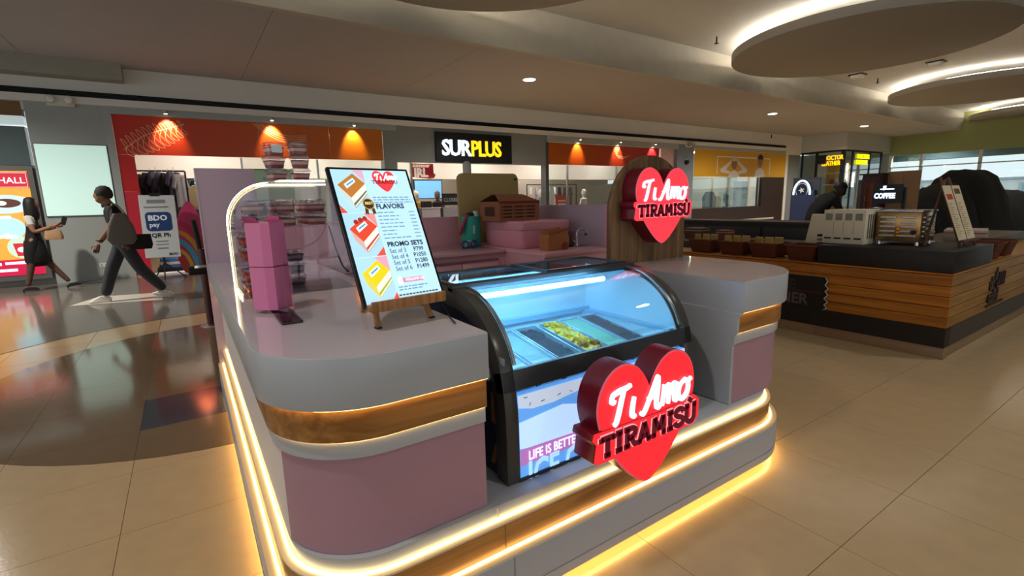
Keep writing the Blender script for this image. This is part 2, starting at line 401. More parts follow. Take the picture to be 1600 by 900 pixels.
# shop interior behind the openings
M_SHOPW = mat('shop_white', 'e6e2da', .7)
si = struct('wall_shop_interior', MB().box(-1.1, 17.6, 0, 17.4, 17.8, 4.1), mat('shop_back', 'a9a39b', .7))
MB().box(-1.3, 13.05, 0, -1.1, 17.8, 4.1).build('side_wall', M_SHOPW, si)
MB().box(24.4, 13.05, 0, 24.6, 17.8, 4.1).build('side_wall', M_SHOPW, si)
MB().box(17.4, 15.2, 0, 24.4, 15.4, 4.1).build('back_wall', mat('shop_pale_green', 'b9c3bd', .7), si)
MB().box(-1.1, 13.05, 3.3, 24.4, 17.6, 3.4).build('shop_ceiling', M_SHOPW, si)
MB().box(-1.1, 15.2, 2.15, 17.4, 15.5, 3.3).build('white_bulkhead', M_SHOPW, si)
for k, (x, y) in enumerate([(0.6, 14.0), (3.2, 14.0), (6.0, 14.0), (8.6, 14.0), (11.6, 14.0), (14.4, 14.0), (19.2, 14.0), (22.4, 14.0), (2.0, 16.6), (7.0, 16.6), (12.5, 16.6)]):
    MB().box(x - .6, y - .15, 3.27, x + .6, y + .15, 3.3).build('light_panel', emis('shop_light', 'fff6ea', 34), si)
# glass panes of the shop fronts
M_GLASS = pane('shop_glass', (.93, .97, .96), .05)
def window(n, x0, x1, z0, z1, y=12.93, posts=()):
    w = struct('window_%d' % n, MB().box(x0, y, z0, x1, y + .012, z1), M_GLASS)
    for p in posts: MB().box(p - .02, y - .03, z0, p + .02, y + .04, z1).build('mullion', M_STEEL, w)
    return w
window(1, 1.25, 4.55, 0, 2.49, posts=(1.25, 2.9))
window(2, 10.0, 15.55, 0, 2.5, posts=(10.9, 13.2))
window(3, 17.38, 22.5, .86, 2.17, y=12.9, posts=(17.4, 22.48))
window(4, 4.9, 5.35, 0, 2.48, posts=(5.34,))
for nm, x0, x1 in (('threshold', -.7, 4.5),): wallbox(nm, x0, x1, 0, .03, M_WHITE, 12.72, 13.0)

# printed banners over the shop openings: red running into orange
def banner_mat(name, x0, c0, x1, c1):
    m = mat(name, c0, .35); nt = m.node_tree; b = nt.nodes['Principled BSDF']; tc = nt.nodes.new('ShaderNodeTexCoord'); sp = nt.nodes.new('ShaderNodeSeparateXYZ')
    mr = nt.nodes.new('ShaderNodeMapRange'); mr.inputs[1].default_value = x0; mr.inputs[2].default_value = x1
    r = nt.nodes.new('ShaderNodeValToRGB'); r.color_ramp.elements[0].color = (*lin(c0), 1); r.color_ramp.elements[1].color = (*lin(c1), 1)
    nt.links.new(tc.outputs['Object'], sp.inputs[0]); nt.links.new(sp.outputs[0], mr.inputs[0]); nt.links.new(mr.outputs[0], r.inputs[0]); nt.links.new(r.outputs[0], b.inputs['Base Color'])
    return m
t = thing('shop_banner', 'long red to orange shop banner framing the left store opening', 'banner', (-.95, 12.8, 0))
B1 = banner_mat('banner_red_orange', 0, 'c8281a', 5.4, 'c9700f')
MB().box(0, -.02, 2.49, 2.6, 0, 3.26).build('banner_panel', B1, t); MB().box(2.603, -.02, 2.49, 4.15, 0, 3.26).build('banner_panel', B1, t); MB().box(4.153, -.02, 2.49, 5.48, 0, 3.26).build('banner_panel', B1, t)
MB().box(0, -.02, 1.75, .27, 0, 2.487).build('side_panel', mat('banner_red', 'c41f1c', .35), t)
MB().box(0, -.02, .03, .27, 0, 1.747).build('side_panel', mat('banner_rose', 'c8283c', .35), t)
PALE = mat('banner_line', 'f3b58a', .5)
lf = MB(); stem = [(.12, 2.58), (.45, 2.85), (.8, 3.0), (1.2, 3.14)]
ribbon(lf, catmull([(p[0], p[1], 0) for p in stem], 5), .014, -.024, -.021)
for k in range(11):
    f = k / 10; bx, bz = .16 + f * .98, 2.62 + f * .5 - .06 * f * f
    for s in (1, -1):
        dx, dz = (-.10 * s, .22 * s); q = [(bx, bz), (bx + dx * .3 - .03, bz + dz * .6), (bx + dx, bz + dz), (bx + dx + .06, bz + dz * .9), (bx + dx * .2 + .05, bz + dz * .4), (bx, bz)]
        sc = .55 + .45 * math.sin(PI * (.15 + .8 * f)); q = [(bx + (a - bx) * sc, bz + (b - bz) * sc) for a, b in q]
        ribbon(lf, [(v.x, v.y) for v in catmull([(a, b, 0) for a, b in q], 3)], .010, -.024, -.021)
lf.build('leaf_drawing', PALE, t)
cu = MB()
for k in range(4): ribbon(cu, [(v.x, v.y) for v in catmull([(2.5 + .06 * k, 3.24, 0), (2.8, 3.0 + .05 * k, 0), (3.15, 2.86 + .05 * k, 0), (3.62, 2.92 + .035 * k, 0)], 6)], .011, -.024, -.021)
cu.build('curve_drawing', PALE, t)
t = thing('shop_banner', 'orange to red shop banner right of the dark illuminated store sign', 'banner', (10.0, 12.8, 0))
B2 = banner_mat('banner_orange_red', 0, 'b85c10', 5.2, 'b81a24')
for a, b in ((0, 3.05), (3.053, 4.2), (4.203, 5.3)): MB().box(a, -.02, 2.5, b, 0, 3.19).build('banner_panel', B2, t)
cu = MB()
for k in range(4): ribbon(cu, [(v.x, v.y) for v in catmull([(2.9 + .1 * k, 3.15, 0), (3.0 + .03 * k, 2.9, 0), (3.3 + .05 * k, 2.75 + .03 * k, 0), (3.9, 2.95, 0)], 6)], .012, -.024, -.021)
cu.build('curve_drawing', PALE, t)
# wall washers over the banners
for k, (x, c) in enumerate([(-.05, (1, .72, .45)), (1.93, (1, .72, .5)), (3.78, (1, .78, .35)), (11.2, (1, .72, .4)), (13.07, (1, .7, .5)), (14.9, (1, .6, .55))]):
    t = thing('spot_fixture', 'small spotlight washing the %s' % ['red left end of the left banner', 'middle of the left banner', 'orange right end of the left banner', 'orange left end of the right banner', 'middle of the right banner', 'red right end of the right banner'][k], 'spotlight', (x, 12.6, 3.36), 0, 'banner spotlights')
    MB().lathe([(.035, -.06), (.045, -.05), (.045, 0), (.02, .02)], 12).build('can', M_STEEL, t)
    MB().tube([(0, 0, 0), (0, .1, .03)], .012, 6).build('arm', M_STEEL, t)
    MB().lathe([(.03, -.064), (.03, -.061)], 12).build('bulb', emis('spot_bulb', 'ffe8c4', 12), t)
    l = lamp('banner_lamp', 'SPOT', (x, 12.6, 3.27), 60, c, spot_size=rad(75), spot_blend=.6, shadow_soft_size=.03)
    l.rotation_euler = (rad(32), 0, 0)

# right end: leather shop corner and window wall
wr = struct('wall_right', MB().box(31, -8, 3.17, 31.2, 10.85, CEIL_LOW + .8), mat('olive_paint', '9aa06a', .7))
MB().box(31, -8, 0, 31.2, 10.85, .3).build('sill_wall', M_WHITE, wr)
for y in (10.8, 9.5, 7.3, 4.6, 1.5, -2, -5): MB().box(30.97, y - .05, .3, 31.15, y + .05, 3.17).build('mullion', M_WHITE, wr)
MB().box(30.97, -8, 2.55, 31.12, 10.85, 2.6).build('transom', M_WHITE, wr)
w5 = struct('window_5', MB().box(31.05, -8, .3, 31.062, 10.85, 3.17), pane('window_glass', (.93, .98, .97), .04))
struct('wall_leather_shop', MB().box(26, 10.85, 3.34, 31.2, 13.2, CEIL_LOW), mat('bulkhead_grey', 'bfc0ba', .75))
struct('wall_leather_back', MB().box(31.3, 10.85, 0, 31.5, 16, 3.6), mat('leather_back', '8f9387', .7))
# outside
oo = struct('ground_outside', MB().box(31.5, -40, -.3, 90, 60, -.1), mat('asphalt', '8b8b88', .8))
t = thing('building', 'low pale building across the street seen through the far windows', 'building', (60, 4, -.1))
MB().box(0, -44, 0, 10, 54, 2.3).build('facade', mat('pale_render', 'e9efee', .8), t); MB().box(-.2, -44, 2.3, 10, 54, 2.45).build('roof_edge', mat('roof_grey', 'b8c4c6', .7), t)
for k in range(16):
    f = MB().box(-.03, -32 + k * 4.6, .8, .0, -29.4 + k * 4.6, 2.0).build('window', mat('window_frame_grey', 'c4d0d2', .4), t)
    MB().box(-.05, -31.8 + k * 4.6, .9, -.03, -29.6 + k * 4.6, 1.9).build('pane', mat('pane_blue', '9fc0c8', .15), f)
t = thing('street_canopy', 'blue-grey canopy edge outside the far windows', 'canopy', (33.5, 4, 0)); MB().box(0, -40, 3.0, .6, 9, 3.5).build('canopy_edge', mat('canopy_blue', '5c7886', .6), t)
for y in (-30, -15, 0, 8): MB().box(.2, y, -.1, .4, y + .2, 3.0).build('post', M_STEEL, t)
# leather shop front: black frame, posts, glass, sign letters
M_BFR = mat('black_frame', '121213', .4)
t = thing('shop_facade', 'black framed corner shop front with yellow lit lettering', 'shop front', (26, 10.85, 0))
for nm, a in (('top_rail', (0, 0, 3.28, .08, 2.35, 3.36)), ('top_rail', (.08, -.0, 3.28, 4.1, .08, 3.36))): MB().box(*a).build(nm, M_BFR, t)
for y, w in ((0, .12), (1.2, .11), (1.9, .06), (2.27, .08), (.14, .05)): MB().box(0, y, 0, .08, y + w, 3.28).build('post', M_BFR, t)
for x, w in ((.8, .07), (2.7, .06), (4.02, .1)): MB().box(x, 0, 0, x + w, .08, 3.28).build('post', M_BFR, t)
MB().box(.03, .1, 0, .04, 2.3, 3.28).build('pane', M_GLASS, t); MB().box(.1, .03, 0, 4.1, .04, 3.28).build('pane', M_GLASS, t)
MB().box(.5, 1.4, 0, .55, 2.25, 3.2).build('grey_display_wall', mat('grey_perforated', '9a9d92', .7, bump=.4, bscale=25), t)
YEL = emis('leather_yellow', 'f6f000', 1.0)
YO = emis('leather_amber', 'ffc400', .95)
text('DOCTOR', .30, (-.01, .93, 2.92), YO, t, face='-x', bold=.004, sx=.66, ext=.02); text('LEATHER', .30, (-.01, 1.0, 2.66), YO, t, face='-x', bold=.004, sx=.66, ext=.02)
text('DOCTOR', .30, (1.25, -.01, 2.98), YEL, t, bold=.004, sx=1.0, ext=.02); text('LEATHER', .30, (1.15, -.01, 2.70), YEL, t, bold=.004, sx=1.0, ext=.02)
t = thing('leather_shop_shelf', 'lit display shelf with leather bags behind the leather shop glass', 'shelf', (26.6, 11.0, 0))
for z in (1.2, 1.75, 2.3): MB().box(0, 0, z, .4, 1.0, z + .04).build('shelf_board', mat('shelf_pale', 'c9b48a', .5), t)
MB().box(.4, -.05, 0, .44, 1.05, 2.9).build('back_panel', mat('olive_gold', 'a58a2a', .5), t)
MB().box(.36, .1, 1.9, .39, .16, 2.75).build('light_tube', emis('shelf_light', 'fff2d8', 8), t); MB().box(.36, -.2, 1.6, .39, -.14, 2.3).build('light_tube', emis('shelf_light', 'fff2d8', 8), t)
for k, (y, c, lb) in enumerate(((.62, '8c2a20', 'red leather handbag on the leather shop shelf'), (.2, '5a3a24', 'brown leather handbag on the leather shop shelf'))):
    b = thing('handbag', lb, 'bag', (26.78, 11.0 + y, 1.79))
    MB().rrprof([(.07, .16, 0), (.09, .18, .06), (.05, .15, .22)], r=.03).build('bag_body', mat('leather_%d' % k, c, .4), b)
    MB().tube([(0, -.08, .21), (0, -.06, .3), (0, .06, .3), (0, .08, .21)], .012, 6).build('handle', mat('leather_%d' % k, c, .4), b)
t = thing('notice_board', 'small dark notice plate beside the left lit leather shop lettering', 'sign', (25.97, 11.95, 2.75))
MB().box(-.02, -.3, 0, 0, .18, .42).build('plate', mat('dark_plate', '1c1f22', .4), t)
# navy round-topped light sign
t = thing('navy_light_sign', 'navy round-topped sign box with a glowing white and teal rim', 'sign', (20, 9.5, 0))
MB().box(.1, -.15, 0, .3, .7, 1.5).build('stand', mat('navy_box', '18223c', .5), t)
MB().box(.3, -.25, 1.3, .36, .75, 1.98).build('dark_backing', mat('dark_slate', '2c2d33', .5), t)
ov = [(.27 + .30 * math.cos(a), 1.38 + .48 * math.sin(a)) for a in [2 * PI * k / 40 for k in range(40)]]
MB().prism(ov, .02, .1, 'x').build('oval_plate', mat('navy_oval', '131a30', .4), t)
MB().tube([(.03, y, z) for y, z in ov], .035, 8, True).build('glow_rim', emis('rim_white_teal', 'bfe8ff', 3.0), t)
rg = [(.27 + .22 * math.cos(a), 1.5 + .26 * math.sin(a)) for a in [2 * PI * k / 32 for k in range(32)]]
MB().tube([(.015, y, z) for y, z in rg], .012, 6, True).build('emblem_ring', mat('emblem_white', 'c8d0d8', .5), t)
st = [(.27 + (.05 if k % 2 else .12) * math.cos(PI * k / 5), 1.5 + (.05 if k % 2 else .12) * math.sin(PI * k / 5)) for k in range(10)]
MB().prism(st, .005, .02, 'x').build('emblem_star', mat('emblem_white', 'c8d0d8', .5), t)
MB().box(-.1, -.22, 0, .12, .56, 1.33).build('counter_front', mat('navy_front', '1d2a4a', .45), t)

# yellow wall poster with two models (flat print)
t = thing('wall_poster', 'wide yellow wall poster of two models in white, above the far glass', 'poster', (17.42, 12.76, 2.17))
MB().box(0, -.02, 0, 6.95, 0, 1.08).build('yellow_sheet', mat('poster_yellow', 'd9a21c', .4), t)
def flat(mb_pts, nm, m, y, par): return MB().prism(mb_pts, y, y - .003, 'y').build(nm, m, par)
for (x0, z0, x1, z1) in ((1.5, .80, 5.6, .85), (1.5, .1, 1.55, .85), (5.55, .1, 5.6, .85)): MB().box(x0, -.024, z0, x1, -.021, z1).build('white_frame_line', mat('poster_white', 'e9e6da', .5), t)
def model(cx, hz, arms, c_hair):
    sh = mat('poster_shirt', 'e2ddd6', .5); sk = mat('poster_skin', '9a7256', .5)
    flat([(cx - .42, 0), (cx - .36, hz - .42), (cx - .12, hz - .3), (cx + .12, hz - .3), (cx + .36, hz - .42), (cx + .42, 0)], 'printed_shirt', sh, -.024, t)
    if arms:
        for s in (-1, 1): flat([(cx + s * .3, hz - .45), (cx + s * .95, hz - .38), (cx + s * 1.0, hz - .25), (cx + s * .28, hz + .12), (cx + s * .2, hz + .04), (cx + s * .6, hz - .26), (cx + s * .3, hz - .34)], 'printed_sleeve', sh, -.024, t)
    flat([(cx + .2 * math.cos(k * PI / 10), hz + .26 * math.sin(k * PI / 10)) for k in range(20)], 'printed_face', sk, -.027, t)
    flat([(cx + .24 * math.cos(k * PI / 10), hz + .1 + .22 * math.sin(k * PI / 10)) for k in range(11)], 'printed_hair', mat('poster_hair_%s' % c_hair, c_hair, .6), -.030, t)
model(2.75, .56, True, 'cfc9c0'); model(4.75, .68, False, '2a211d')

# lit food hall poster at the left edge
t = thing('light_box_poster', 'lit orange food poster with red bands at the left edge', 'poster', (-3.6, 12.8, .12))
MB().box(-.06, -.05, 0, 1.36, 0, 2.12).build('frame', mat('frame_metal', '7b7a76', .35, .6), t)
MB().box(0, -.06, .1, 1.28, -.05, 2.02).build('lit_sheet', emis('poster_orange', 'd99a3e', .75), t)
MB().box(0, -.064, 1.72, 1.28, -.06, 2.0).build('red_band', emis('poster_redband', 'c22a3c', .6), t)
MB().box(0, -.064, .1, 1.28, -.06, .40).build('red_band', emis('poster_crimson', 'c21644', .6), t)
PW = emis('poster_print_white', 'eef0f5', .8)
text('FOOD HALL', .155, (1.235, -.066, 1.80), PW, t, bold=.001, align='RIGHT')
for (x0, z0, x1, z1) in ((.02, 1.73, 1.26, 1.735), (.02, 1.985, 1.26, 1.99), (1.255, 1.735, 1.26, 1.985)): MB().box(x0, -.066, z0, x1, -.064, z1).build('white_line', PW, t)
def ell(cx, cz, a, b, n=28): return [(cx + a * math.cos(2 * PI * k / n), cz + b * math.sin(2 * PI * k / n)) for k in range(n)]
flat(ell(.9, 1.42, .42, .17), 'printed_plate', emis('poster_blue', 'bcd3ef', .7), -.061, t); flat(ell(.92, 1.44, .2, .08), 'printed_dish', emis('poster_brown', '5c3a2a', .4), -.064, t)
flat(ell(.86, 1.44, .07, .04), 'printed_cream', PW, -.067, t)
flat(ell(.9, .98, .22, .2), 'printed_plate', emis('poster_cyan', 'a9dff0', .7), -.061, t)
flat(ell(1.02, .62, .2, .2), 'printed_cup_glow', emis('poster_mint', 'bfe6c8', .6), -.061, t)
flat([(.9, .70), (1.14, .70), (1.1, .46), (.94, .46)], 'printed_cup', emis('poster_cupred', 'c8283c', .6), -.064, t); flat(ell(1.02, .58, .07, .05), 'printed_cup_badge', PW, -.067, t)
for (s, x, z, sz) in (('Coffee', .64, .80, .13), ):
    text(s, sz, (x, -.066, z), PW, t, bold=.004)
for (x0, x1, z) in ((.5, .95, 1.16), (.55, .8, 1.62), (.45, .7, .30), (.75, 1.15, .31), (.65, .9, .18)): MB().box(x0, -.067, z, x1, -.064, z + .05).build('printed_line', PW, t)
# white lit panel on the grey pier
t = thing('light_box', 'blank pale green lit panel on the grey pier', 'light panel', (-2.16, 12.8, 1.3))
MB().box(-.01, -.05, -.01, 1.07, 0, 1.355).build('frame', mat('frame_metal', '7b7a76', .35, .6), t)
MB().box(.005, -.055, .005, 1.055, -.05, 1.34).build('lit_sheet', mat('panel_mint', 'c6e6dc', .12, emit=.52), t)
# twin emergency light, outlet
t = thing('emergency_light', 'twin-lamp emergency light box high on the grey pier', 'emergency light', (-1.67, 12.76, 3.34))
MB().rrprof([(.2, .05, 0), (.2, .05, .13)], r=.02).build('housing', mat('ivory_plastic', 'cfcabb', .5), t, bevel=.01)
for s in (-1, 1):
    h = MB().lathe([(.03, 0), (.07, .02), (.075, .07), (.06, .075)], 18).xf(Matrix.Translation((s * .13, -.05, .1)) @ Matrix.Rotation(rad(80), 4, 'X')).build('lamp_head', mat('ivory_plastic', 'cfcabb', .5), t, smooth=40)
    MB().lathe([(.058, .074), (.03, .084)], 18).xf(Matrix.Translation((s * .13, -.05, .1)) @ Matrix.Rotation(rad(80), 4, 'X')).build('lens', mat('lens_clear', 'e8e8e0', .1), h)
t = thing('emergency_light', 'twin-lamp emergency light box on the blue-grey pier by the poster', 'emergency light', (17.0, 12.72, 3.3))
MB().rrprof([(.18, .05, 0), (.18, .05, .13)], r=.02).build('housing', mat('ivory_plastic', 'cfcabb', .5), t, bevel=.01)
for s in (-1, 1): MB().lathe([(.03, 0), (.09, .02), (.095, .07), (.06, .075)], 18).xf(Matrix.Translation((s * .13, -.05, .1)) @ Matrix.Rotation(rad(80), 4, 'X')).build('lamp_head', M_CHROME, t, smooth=40)
t = thing('wall_camera', 'small black dome camera on the blue-grey pier', 'camera', (16.9, 12.72, 2.72))
MB().lathe([(.02, -.1), (.07, -.06), (.09, 0), (.09, .06), (.03, .08)], 14).build('dome', M_BLACK, t, smooth=60); MB().box(-.03, 0, -.02, .03, .04, .1).build('bracket', M_WHITE, t)
t = thing('wall_outlet', 'white double outlet plate low on the grey pier', 'outlet', (-1.45, 12.78, .30))
MB().rrprof([(.07, .006, -.04), (.07, .006, .04)], r=.005).build('plate', mat('outlet_white', 'd9d6ca', .4), t)
for s in (-1, 1): MB().box(s * .035 - .012, -.009, -.02, s * .035 + .012, -.005, .02).build('socket', mat('socket_grey', '9a978c', .5), t)
# ================================================================== THE TIRAMISU KIOSK
M_KW = mat('kiosk_white', 'b3b7be', .32, spec=.4)
M_KTOP = mat('kiosk_top_gloss', 'cfc8d0', .09, coat=.6)
M_PINK = mat('kiosk_mauve', 'b48a98', .4)
M_PINKL = mat('kiosk_pink', 'd8a0ad', .4)
M_LAV = mat('kiosk_lavender', 'bda6b8', .45)
M_KWOOD = wood('kiosk_wood_x', 'b98243', '8a5a26', .38, 'x', 5)
LED = emis('led_warm', 'ffdc94', 5.4)
LED2 = emis('led_warm_soft', 'ffcf80', 8)
def front_path(xl, yf, R, xr, R2, yb_l=4.2, yb_r=2.12, n=14):
    p = [(xl, yb_l)] + arc(xl + R, yf + R, R, 180, 270, n) + arc(xr - R2, yf + R2, R2, 270, 360, n) + [(xr, yb_r)]
    return p
def tier(o): return front_path(.09 + o, 1.205 + o, .33 - o, 2.72 - o, .42 - o)
t = thing('display_kiosk', 'white and wood stepped base of the tiramisu kiosk with glowing strips', 'kiosk', (1.4, 1.3, 0))
def kw(nm, mb, m, par=t, **k): return mb.build(nm, m, par, world=True, **k)
kw('white_plinth', MB().wall(tier(0), .05, .045, .215), M_KW, smooth=40)
kw('plinth_groove', MB().wall([(p[0], p[1]) for p in tier(-.002)], .004, .085, .088), mat('groove_grey', '8a8a8c', .5), smooth=40)
kw('toe_board', MB().wall(tier(.07), .03, 0, .05), mat('toe_dark', '5a4a36', .6), smooth=40)
kw('floor_glow_strip', MB().wall(tier(.016), .014, .036, .044), emis('led_floor', 'ffcb74', 16), smooth=40)
kw('lower_lip', MB().wall(tier(.002), .045, .215, .222), mat('clear_lip', 'e6cfa8', .3), smooth=40)
kw('led_strip', MB().wall(tier(.027), .008, .222, .2275), LED, smooth=40)
kw('wood_band', MB().wall(tier(.040), .04, .222, .318), M_KWOOD, smooth=40)
kw('upper_lip', MB().wall(tier(.037), .04, .318, .324), mat('clear_lip', 'e6cfa8', .3), smooth=40)
kw('led_strip', MB().wall(tier(.057), .008, .324, .3295), LED, smooth=40)
kw('top_step', MB().wall(tier(.070), .05, .322, .366), M_KW, smooth=40)
kw('ledge_cap', MB().wall(tier(.067), .12, .366, .374), M_KW, smooth=40)
kw('freezer_platform', MB().box(.74, 1.30, .30, 2.115, 2.12, .372), M_KW)
kw('seam_strip', MB().box(.760, 1.268, .332, .764, 1.278, .366), mat('seam_pale', 'e8e2cf', .4)); kw('seam_strip', MB().box(.772, 1.242, .23, .775, 1.247, .318), mat('seam_wood', '9a7340', .4)); kw('seam_strip', MB().box(.78, 1.2025, .05, .783, 1.206, .215), mat('groove_grey', '8a8a8c', .5))

def apron_top(path, z0, z1, nm, par, m):
    return kw(nm, MB().prism(path, z0, z1), m, par, smooth=30, bevel=.004)
ZT = .983
# left counter (L-shaped, rounded corner)
t = thing('kiosk_counter', 'rounded white kiosk counter with wood band holding the menu screen', 'counter', (.43, 1.6, .376))
def left_path(o, R=.31, xe=.735): return [(.112 + o, 4.16)] + arc(.112 + R, 1.25 + R, R - o, 180, 270, 16) + [(xe, 1.25 + o)]
def left_full(o): return left_path(o) + [(.735, 4.16)]
kw('counter_top', MB().prism(left_full(0), .836, ZT), [M_KW], t, smooth=30, bevel=.003)
kw('gloss_sheet', MB().prism(left_full(.004), ZT, ZT + .002), M_KTOP, t, smooth=30)
kw('led_strip', MB().wall(left_path(.012), .005, .8315, .8358), LED2, t, smooth=40)
kw('wood_band', MB().wall(left_path(.022), .03, .735, .832), M_KWOOD, t, smooth=40)
kw('led_strip', MB().wall(left_path(.028), .004, .7318, .7348), LED2, t, smooth=40)
kw('white_strip', MB().wall(left_path(.033), .03, .680, .732), M_KW, t, smooth=40)
lp = left_path(.043); cut = 9
kw('side_panel', MB().wall(lp[:4], .03, .376, .680), mat('kiosk_cream', 'e6dcd8', .4), t, smooth=40)
kw('mauve_panel', MB().wall(lp[3:], .03, .376, .680), M_PINK, t, smooth=40)
kw('end_panel', MB().box(.700, 1.345, .376, .733, 2.2, .836), mat('kiosk_inner', '6b6468', .6), t)
kw('inner_panel', MB().box(.70, 2.2, 0, .733, 4.16, .836), M_LAV, t)
kw('lower_side', MB().wall([(.20, 4.16), (.20, 1.75)], .03, 0, .376), M_KW, t)
# right counter
t = thing('kiosk_counter', 'rounded white kiosk counter with wood band carrying the arched heart panel', 'counter', (2.45, 1.6, .376))
def right_path(o, R=.41, xs=2.118): return [(xs, 1.25 + o)] + arc(2.81 - R, 1.25 + R, R - o, 270, 360, 16) + [(2.81 - o, 2.16)]
def right_full(o): return right_path(o) + [(2.118, 2.16)]
kw('counter_top', MB().prism(right_full(0), .836, ZT), M_KW, t, smooth=30, bevel=.003)
kw('gloss_sheet', MB().prism(right_full(.004), ZT, ZT + .002), M_KTOP, t, smooth=30)
kw('led_strip', MB().wall(right_path(.012), .005, .8315, .8358), LED2, t, smooth=40)
kw('wood_band', MB().wall(right_path(.022), .03, .735, .832), M_KWOOD, t, smooth=40)
kw('led_strip', MB().wall(right_path(.028), .004, .7318, .7348), LED2, t, smooth=40)
kw('white_strip', MB().wall(right_path(.033), .03, .680, .732), M_KW, t, smooth=40)
kw('mauve_panel', MB().wall(right_path(.043), .03, .376, .680), M_PINK, t, smooth=40)
kw('end_panel', MB().prism([(1.288, .376), (1.288, .68), (1.279, .68), (1.279, .735), (1.268, .735), (1.268, .83), (1.252, .83), (1.252, .836), (2.15, .836), (2.15, .376)], 2.1, 2.1185, 'x'), M_KW, t)
kw('end_panel_upper', MB().box(2.112, 1.2505, .836, 2.1185, 2.155, .982), M_KW, t)

# arched wooden panel on the right counter, planked
M_AWOOD = wood('arch_wood', '8d6a45', '5c4128', .5, 'z', 5)
t = thing('arch_panel', 'arched dark wood panel standing on the kiosk counter behind the heart', 'panel', (2.40, 2.06, ZT + .002))
hw, zs = .335, .31
out = [(hw, 0)] + [(p[0], p[1]) for p in arc(0, zs, hw, 0, 180, 36)] + [(-hw, 0)]
ed = [-hw, -.26, -.19, -.12, -.03, .05, .11, .19, .26, hw]
def clipx(poly, a, b):
    for s, v in ((1, a), (-1, b)):
        res = []
        for q in range(len(poly)):
            p1, p2 = poly[q], poly[(q + 1) % len(poly)]; d1, d2 = s * (p1[0] - v), s * (p2[0] - v)
            if d1 >= 0: res.append(p1)
            if d1 * d2 < 0: f = d1 / (d1 - d2); res.append((p1[0] + f * (p2[0] - p1[0]), p1[1] + f * (p2[1] - p1[1])))
        poly = res
    return poly
for a, b in zip(ed, ed[1:]): MB().prism(clipx(out, a + .0007, b - .0007), 0, .03, 'y').build('plank', M_AWOOD, t)
MB().prism(out, .03, .034, 'y').build('backing_board', mat('board_dark', '4a3422', .6), t)

# heart signs ---------------------------------------------------------------
HRED = mat('heart_red_lit', 'e01420', .35, emit=.85, ecol='f02a34')
HRED2 = mat('heart_red_lit_bright', 'e8202c', .35, emit=1.1, ecol='ff3844')
HSIDE = mat('heart_side', '6c0a1c', .3)
HRIM = mat('heart_rim', 'd07080', .4, emit=.25)
HWHITE = emis('heart_letters_white', 'd0eaf8', .95)
HMAR = mat('heart_letters_maroon', '7c0c2a', .4, emit=.12)
HOUT = emis('heart_letter_outline', 'ffa0a8', .9)
def heart_outline(W, H, n=4):
    half = [(0, .76), (.05, .86), (.13, .955), (.25, 1.0), (.37, .965), (.46, .865), (.5, .725), (.482, .58), (.425, .44), (.335, .30), (.225, .165), (.11, .055), (.03, .008)]
    pts = [(v.x, v.y) for v in catmull([(a, b, 0) for a, b in half] + [(0, 0, 0)], n)]
    full = pts + [(-x, z) for x, z in pts[-2:0:-1]]
    return [(x * W, z * H) for x, z in full]
def inset(poly, k, cx, cz): return [(cx + (p[0] - cx) * k, cz + (p[1] - cz) * k) for p in poly]
SCRIPT = {  # brush strokes of the hand-lettered words, unit letter height
    'T': ([[(-.02, .70), (.02, .80), (.12, .84), (.30, .88), (.50, .90), (.66, .95)], [(-.02, .70), (.0, .62), (.06, .62), (.08, .68)], [(.42, .88), (.36, .60), (.30, .25), (.24, .02), (.16, -.04)]], .72),
    'i': ([[(.12, .50), (.10, .30), (.10, .10), (.16, .02), (.24, .06)]], .30),
    'A': ([[(.0, .06), (.06, -.02), (.16, .06), (.34, .45), (.50, .82), (.56, .92), (.60, .60), (.60, .25), (.64, .04), (.72, .02), (.80, .1)], [(.22, .36), (.40, .40), (.62, .38)]], .80),
    'm': ([[(.02, .50), (.08, .48), (.08, .25), (.06, .02)], [(.08, .25), (.16, .44), (.26, .50), (.31, .42), (.30, .20), (.29, .02)], [(.31, .26), (.40, .45), (.50, .50), (.55, .42), (.53, .18), (.56, .04), (.64, .06)]], .66),
    'o': ([[(.22, .50), (.06, .40), (.02, .22), (.10, .04), (.24, .02), (.38, .14), (.40, .34), (.30, .48), (.22, .50), (.34, .44), (.50, .50)]], .5),
}
def script_word(mb, word, x, z, h, w, y0, y1, slant=.12):
    for ch in word:
        if ch == ' ': x += .16 * h; continue
        st, adv = SCRIPT[ch]; xk = 1.16 if ch in 'imo' else 1.0; adv *= (1.1 if ch in 'mo' else 1)
        for s in st:
            s = [(a * (1.1 if ch in 'mo' else 1), b * xk) for a, b in s]
            q = catmull([(a, b, 0) for a, b in s], 5); n = len(q)
            ws = [w * (.75 + .25 * math.sin(PI * k / (n - 1))) for k in range(n)]
            ribbon(mb, [(x + (v.x + slant * v.y) * h, z + v.y * h) for v in q], ws, y0, y1)
        x += adv * h
    return x
